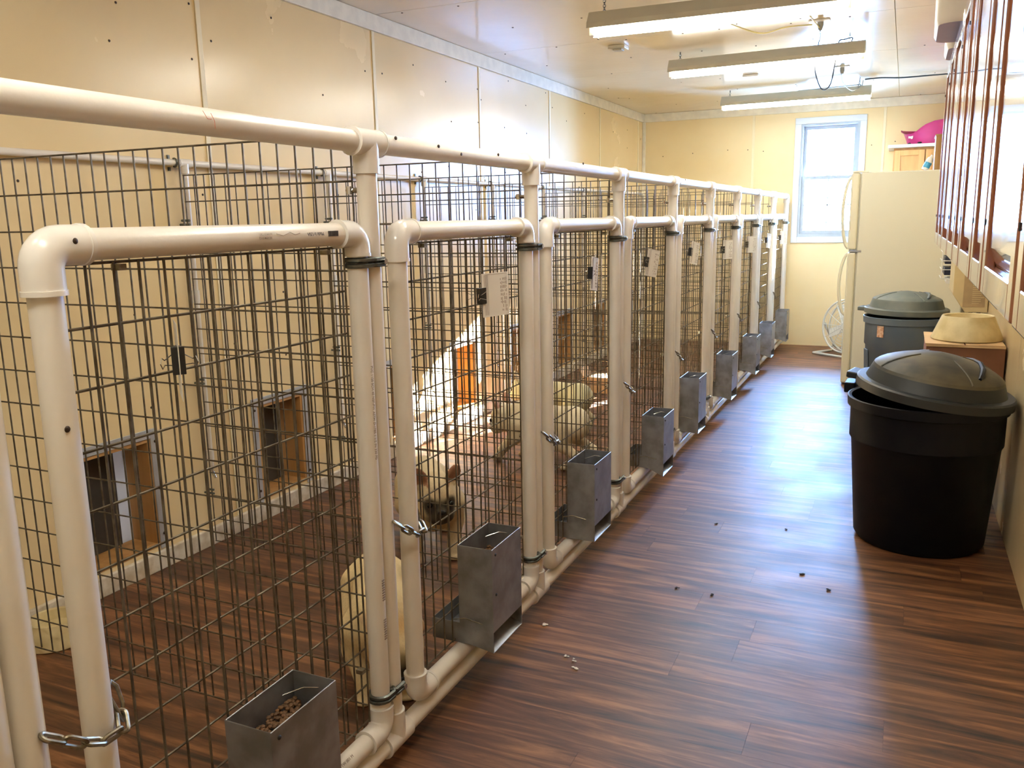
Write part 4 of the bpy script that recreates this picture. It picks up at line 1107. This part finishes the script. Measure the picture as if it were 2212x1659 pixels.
# ---- upper cabinets along the side wall
CX = 1.250
DRS = [[(0.72,1.16),(1.18,1.64),(1.66,1.93)], [(1.95,2.35),(2.37,2.64),(2.66,3.00)], [(3.02,3.48),(3.50,3.83),(3.85,4.21)]]
CZ0, CZ1 = 1.195, 1.962
CLAB = ['dark wood wall cabinet at the end of the run away from the refrigerator', 'dark wood wall cabinet in the middle of the run on the side wall', 'dark wood wall cabinet at the end of the run toward the refrigerator']
for u, ds in enumerate(DRS):
    y0, y1 = ds[0][0]-0.01, ds[-1][1]+0.01
    c = thing('wall_cabinet', (1.4, (y0+y1)/2, CZ0), CLAB[u], 'cabinet', 'upper cabinets on the side wall')
    MB().box(CX, XR-0.002, y0+0.0005, y1-0.0005, CZ0, CZ1).build('cabinet_body', M['cab'], c, smooth=False, bevel=0.002)
    for (a, b_) in ds:
        z0, z1 = CZ0+0.018, CZ1-0.018
        fwid = 0.048
        d = MB().box(CX-0.010, CX-0.0005, a+0.004, b_-0.004, z0, z1).build('cabinet_door', M['cab'], c, smooth=False)
        for q in ((a+.004, a+.004+fwid, z0, z1), (b_-.004-fwid, b_-.004, z0, z1), (a+.004+fwid, b_-.004-fwid, z0, z0+fwid), (a+.004+fwid, b_-.004-fwid, z1-fwid, z1)):
            MB().box(CX-0.026, CX-0.010, *q).build('door_frame', M['cab'], d, smooth=False, bevel=0.003)
        # raised centre panel with sloped edges
        a2, b2, c2, d2 = a+.004+fwid+.002, b_-.004-fwid-.002, z0+fwid+.002, z1-fwid-.002
        e = 0.028
        MB().add([(CX-.011,a2,c2),(CX-.011,b2,c2),(CX-.011,b2,d2),(CX-.011,a2,d2),(CX-.022,a2+e,c2+e),(CX-.022,b2-e,c2+e),(CX-.022,b2-e,d2-e),(CX-.022,a2+e,d2-e)],
                 [(0,1,5,4),(1,2,6,5),(2,3,7,6),(3,0,4,7),(4,5,6,7)]).build('raised_panel', M['cab'], d, smooth=False)
        hz = (CZ0+0.06, CZ1-0.06)
        for z in (1.33, 1.83):
            MB().tube([(CX-0.0265, b_-0.004, z-0.005), (CX-0.0265, b_-0.004, z+0.005)], 0.0015, 8).build('door_hinge', M['black'], d)
MB_r = MB().box(1.30, XR-0.002, 0.72, 4.21, 1.165, 1.194).build('light_rail', M['cab'], org=Vector((1.42, 2.5, 1.165)), smooth=False, bevel=0.002); MB_r.location = (1.42, 2.5, 1.165)
tag(MB_r, 'narrow dark wood rail running under the side wall cabinets', 'trim rail')
# storage bins on top of the cabinets
def bin_(y0, x0, ln, label, z1=2.36):
    t = thing('storage_bin', (1.35, y0+ln/2, CZ1), label, 'bin')
    cx, cy = (x0+1.51)/2, y0+ln/2; wx, wy = (1.51-x0)/2, ln/2
    def rr(sc, z):
        out = []; rc = 0.05
        for (sx_, sy_, a0) in ((1,1,0),(-1,1,math.pi/2),(-1,-1,math.pi),(1,-1,3*math.pi/2)):
            for k in range(5):
                a = a0 + k*math.pi/8
                out.append((cx + sx_*(wx*sc-rc) + rc*math.cos(a), cy + sy_*(wy*sc-rc) + rc*math.sin(a), z))
        return out
    m = MB(); lv = [(0.93, CZ1), (0.97, CZ1+0.015), (1.0, z1-0.03)]
    for s_, z in lv: m.v += rr(s_, z)
    for i in range(len(lv)-1):
        for k in range(20): m.f.append((i*20+k, i*20+(k+1) % 20, (i+1)*20+(k+1) % 20, (i+1)*20+k))
    m.f.append(tuple(reversed(range(20)))); m.f.append(tuple(range(40, 60)))
    m.build('bin_body', M['bin'], t)
    m = MB(); m.v += rr(1.04, z1-0.03) + rr(1.04, z1) ; m.f += [(k, (k+1) % 20, 20+(k+1) % 20, 20+k) for k in range(20)] + [tuple(reversed(range(20))), tuple(range(20, 40))]
    m.build('bin_lid', M['white'], t)
    return t
bin_(3.30, 1.150, 0.42, 'wide off-white plastic bin on the cabinets, overhanging the aisle')
bin_(3.80, 1.20, 0.36, 'smaller off-white bin on the cabinet end toward the refrigerator', 2.30)

# ---- beige wall heater and wire rack below the cabinets
hb = thing('wall_heater', (1.47, 5.6, 0.785), 'beige slant-cornered metal heater box with printed label on the side wall', 'heater')
hp = [(XR-0.004, 0.785), (1.437, 0.785), (1.372, 0.885), (1.372, 1.16), (XR-0.004, 1.16)]
MB().prism(hp, 1, 5.40, 5.85).build('heater_case', M['heat'], hb, smooth=False, bevel=0.004)
MB().box(1.425, 1.535, 5.398, 5.4005, 0.815, 1.10).build('label_plate', M['heatl'], hb, smooth=False)
ln = MB()
for k in range(12): ln.box(1.47, 1.47+R.uniform(.03,.06), 5.3965, 5.3982, 0.835+k*0.011, 0.838+k*0.011)
ln.build('label_print', M['heat'], hb, smooth=False)
for q in ((1.46,.80),(1.50,.805)): MB().box(q[0], q[0]+.02, 5.42, 5.46, 0.770, 0.786).build('heater_foot', M['black'], hb, smooth=False)
rk = thing('wire_rack', (1.45, 6.2, 0.87), 'white wire rack with dark trays on the side wall past the heater', 'rack')
for x in (1.33, 1.40, 1.47, 1.54):
    MB().tube([(x, 6.02, 0.93), (x, 6.02, 1.14)], 0.003, 6).build('rack_wire', M['white'], rk)
for z in (0.93, 0.985, 1.04, 1.095, 1.14):
    MB().tube([(1.33, 6.02, z), (1.545, 6.02, z)], 0.003, 6).build('rack_wire', M['white'], rk)
    MB().tube([(1.33, 6.02, z), (1.33, 6.32, z)], 0.003, 6).build('rack_wire', M['white'], rk)
for z in (0.95, 1.02, 1.085): MB().box(1.345, 1.54, 6.03, 6.30, z, z+0.045).build('tray', M['navy'], rk, smooth=False, bevel=0.004)
MB().box(1.36, XR-0.003, 6.0, 6.34, 0.90, 0.925).build('rack_shelf', M['white'], rk, smooth=False)

# ================================================================== CEILING LIGHTS AND CORDS
def shop_light(x0, x1, y, zt, skew, label):
    L = x1 - x0
    t = thing('shop_light', ((x0+x1)/2, y, zt), label, 'ceiling light', 'hanging fluorescent shop lights')
    def P(x, dy, z): return (x, y + dy + skew*((x-x0)/L-0.5), zt + z)
    # housing: trapezoid channel
    pr_ = [(-0.035, 0.085), (0.035, 0.085), (0.070, 0.03), (0.074, 0.004), (0.071, 0.004), (0.056, 0.027), (-0.056, 0.027), (-0.071, 0.004), (-0.074, 0.004), (-0.070, 0.03)]
    m = MB(); n = len(pr_)
    m.add([P(x0, *q) for q in pr_] + [P(x1, *q) for q in pr_], [tuple(range(n)), tuple(reversed(range(n, 2*n)))] + [(i, n+i, n+(i+1) % n, (i+1) % n) for i in range(n)])
    m.build('housing', M['fix'], t, smooth=False)
    for s in (-1, 1):
        MB().tube([P(x0+0.03, s*0.034, -0.006), P(x1-0.03, s*0.034, -0.006)], 0.0175, 12).build('tube', M['tube'], t)
        for x in (x0+0.012, x1-0.012):
            MB().box(x-0.010, x+0.010, y+s*0.03-0.014+skew*((x-x0)/L-0.5), y+s*0.03+0.014+skew*((x-x0)/L-0.5), zt-0.026, zt+0.027).build('lamp_holder', M['white'], t, smooth=False)
    for x in (x0, x1): 
        m = MB(); e = 0.004*(1 if x == x1 else -1)
        m.add([P(x, *q) for q in pr_] + [P(x+e, *q) for q in pr_], [tuple(range(n)), tuple(reversed(range(n, 2*n)))] + [(i, n+i, n+(i+1) % n, (i+1) % n) for i in range(n)])
        m.build('end_cap', M['fix'], t, smooth=False)
    # chains
    CH = MB().tube(arc((0,0,0), 0, 2*math.pi*11/12, 0.007, (1,0,0), (0,0,1), 12), 0.0016, 5, closed=True).mesh('chain_link', M['strap'])
    for x in (x0+0.065, x1-0.09):
        p0 = Vector(P(x, 0, 0.085)); k = 0; z = p0.z
        while z < ZC-0.008:
            place('chain_link', CH, t, Vector((p0.x, p0.y, z+0.006)) - ORG[t.name], (0, 0, math.pi/2*(k % 2)))
            z += 0.0115; k += 1
        MB().tube([(p0.x, p0.y, ZC-0.014), (p0.x, p0.y, ZC)], 0.004, 6).build('hook', M['strap'], t)
    return t
shop_light(-0.385, 0.825, 4.28, 2.262, 0.03, 'hanging fluorescent shop light with the pale yellow cord, third from the window wall')
shop_light(-0.385, 0.825, 2.30, 2.265, 0.0, 'added unseen fluorescent shop light above the second kennel gate of the entrance end')  # out-of-view fixture added to brighten the near gates
shop_light(-0.385, 0.825, 0.40, 2.265, 0.0, 'added unseen fluorescent shop light over the entrance end of the aisle')  # another added fixture, out of view, as fill for the near end
shop_light(-0.405, 0.812, 5.90, 2.290, -0.06, 'middle hanging fluorescent shop light with looped dark cord')
shop_light(-0.440, 0.778, 7.90, 2.287, -0.05, 'hanging fluorescent shop light closest to the window wall')
def cord(pts, r, material, label):
    P = [Vector(p) for p in pts]; out = []
    for i in range(len(P)-1):
        p0, p1, p2, p3 = P[max(i-1,0)], P[i], P[i+1], P[min(i+2,len(P)-1)]
        for k in range(8):
            t = k/8
            out.append(0.5*((2*p1)+(-p0+p2)*t+(2*p0-5*p1+4*p2-p3)*t*t+(-p0+3*p1-3*p2+p3)*t**3))
    out.append(P[-1])
    o = MB().tube(out, r, 7).build('power_cord', material, org=P[0]); o.location = P[0]
    return tag(o, label, 'cord')
def outlet(x, y, label):
    t = thing('ceiling_outlet', (x, y, ZC), label, 'outlet')
    MB().box(x-0.058, x+0.058, y-0.036, y+0.036, ZC-0.008, ZC-0.0005).build('cover_plate', M['white'], t, smooth=False, bevel=0.003)
    for d in (-0.022, 0.022): MB().box(x+d-0.014, x+d+0.014, y-0.013, y+0.013, ZC-0.010, ZC-0.008).build('socket', M['white'], t, smooth=False)
    MB().lathe([(0.017,0),(0.017,.02),(0.009,.045),(1e-6,.046)], (x+0.005, y, ZC-0.010), n=12, rot=Matrix.Rotation(math.pi, 3, 'X')).build('plug', M['cordg'], t)
    return t
outlet(0.588, 5.39, 'white ceiling outlet with plugged cords by the far-from-window light')
outlet(0.596, 7.11, 'white ceiling outlet between the middle and the window side light')
cord([(0.593,5.39,2.37),(0.575,5.60,2.365),(0.545,5.84,2.385),(0.535,5.875,2.33),(0.533,5.83,2.22),(0.575,5.83,2.11),(0.625,5.83,2.13),(0.648,5.83,2.26),(0.66,5.86,2.38),(0.69,5.9,2.400),(0.735,5.9,2.405),(0.73,5.9,2.38)], 0.0042, M['cordb'], 'dark cord looping below the middle shop light')
cord([(0.588,5.38,2.385),(0.545,5.0,2.40),(0.48,4.6,2.37),(0.46,4.33,2.352)], 0.0042, M['cordy'], 'pale yellow cord running from ceiling outlet to a shop light')
cord([(0.10,4.30,2.352),(0.13,4.65,2.36),(0.20,5.10,2.372),(0.30,5.25,2.36),(0.42,5.28,2.385),(0.55,5.36,2.40)], 0.0045, M['cordy'], 'pale yellow cord sagging beneath the ceiling beside an outlet')
cord([(0.596,7.11,2.37),(0.60,7.3,2.33),(0.65,7.6,2.31),(0.70,7.85,2.38),(0.60,7.88,2.384),(0.40,7.90,2.382),(0.20,7.9,2.376)], 0.004, M['cordg'], 'grey cord from ceiling outlet to the window side shop light')
cord([(0.735,7.70,2.40),(0.85,7.72,2.405),(1.0,7.75,2.398),(1.2,7.8,2.405),(1.54,7.82,2.41)], 0.0055, M['cordb'], 'black cable stapled across the ceiling toward the side wall')
cord([(0.70,7.68,2.415),(0.69,7.72,2.37),(0.68,7.82,2.36),(0.705,7.86,2.37),(0.72,7.75,2.40)], 0.003, M['cordg'], 'small grey wire loop hanging where the black cable ends')
sd = thing('ceiling_sensor', (-0.64, 5.51, ZC), 'small dark square sensor box on the ceiling panel', 'sensor')
MB().box(-0.695, -0.585, 5.46, 5.56, ZC-0.022, ZC-0.0005).build('sensor_base', M['fix'], sd, smooth=False, bevel=0.004)
MB().box(-0.67, -0.61, 5.48, 5.54, ZC-0.030, ZC-0.022).build('sensor_cover', M['gasket'], sd, smooth=False, bevel=0.003)
ls = thing('ceiling_sensor', (-0.07, 7.15, ZC), 'pale square plate on the ceiling behind the middle light', 'sensor')
MB().box(-0.13, -0.01, 7.1, 7.2, ZC-0.018, ZC-0.0005).build('sensor_base', M['white'], ls, smooth=False, bevel=0.004)

# ---- crumbs on the aisle floor
for (x, y_, k, mt) in ((0.42,3.62,0,'crumb'),(0.71,3.66,1,'crumb'),(0.83,3.20,2,'crumb'),(0.93,3.09,3,'crumb'),(0.42,2.90,4,'crumb'),(0.55,2.89,5,'crumb'),(0.22,2.28,6,'crumbw'),(0.255,2.27,7,'crumbw'),(0.27,2.22,8,'crumbw'),(0.08,2.45,9,'crumbw')):
    m = MB()
    for q in range(3): m.ball((x+R.uniform(-.008,.008), y_+R.uniform(-.008,.008), 0.003), R.uniform(.003,.006), 5, sc=(1.2,.8,.5))
    o = m.build('floor_crumb', M[mt], org=Vector((x, y_, 0))); o.location = (x, y_, 0)
    tag(o, 'tiny dark crumb lying on the brown aisle floor' if mt == 'crumb' else 'tiny pale crumb lying on the brown aisle floor', 'crumb', ('dark' if mt == 'crumb' else 'pale') + ' crumbs on the aisle floor')
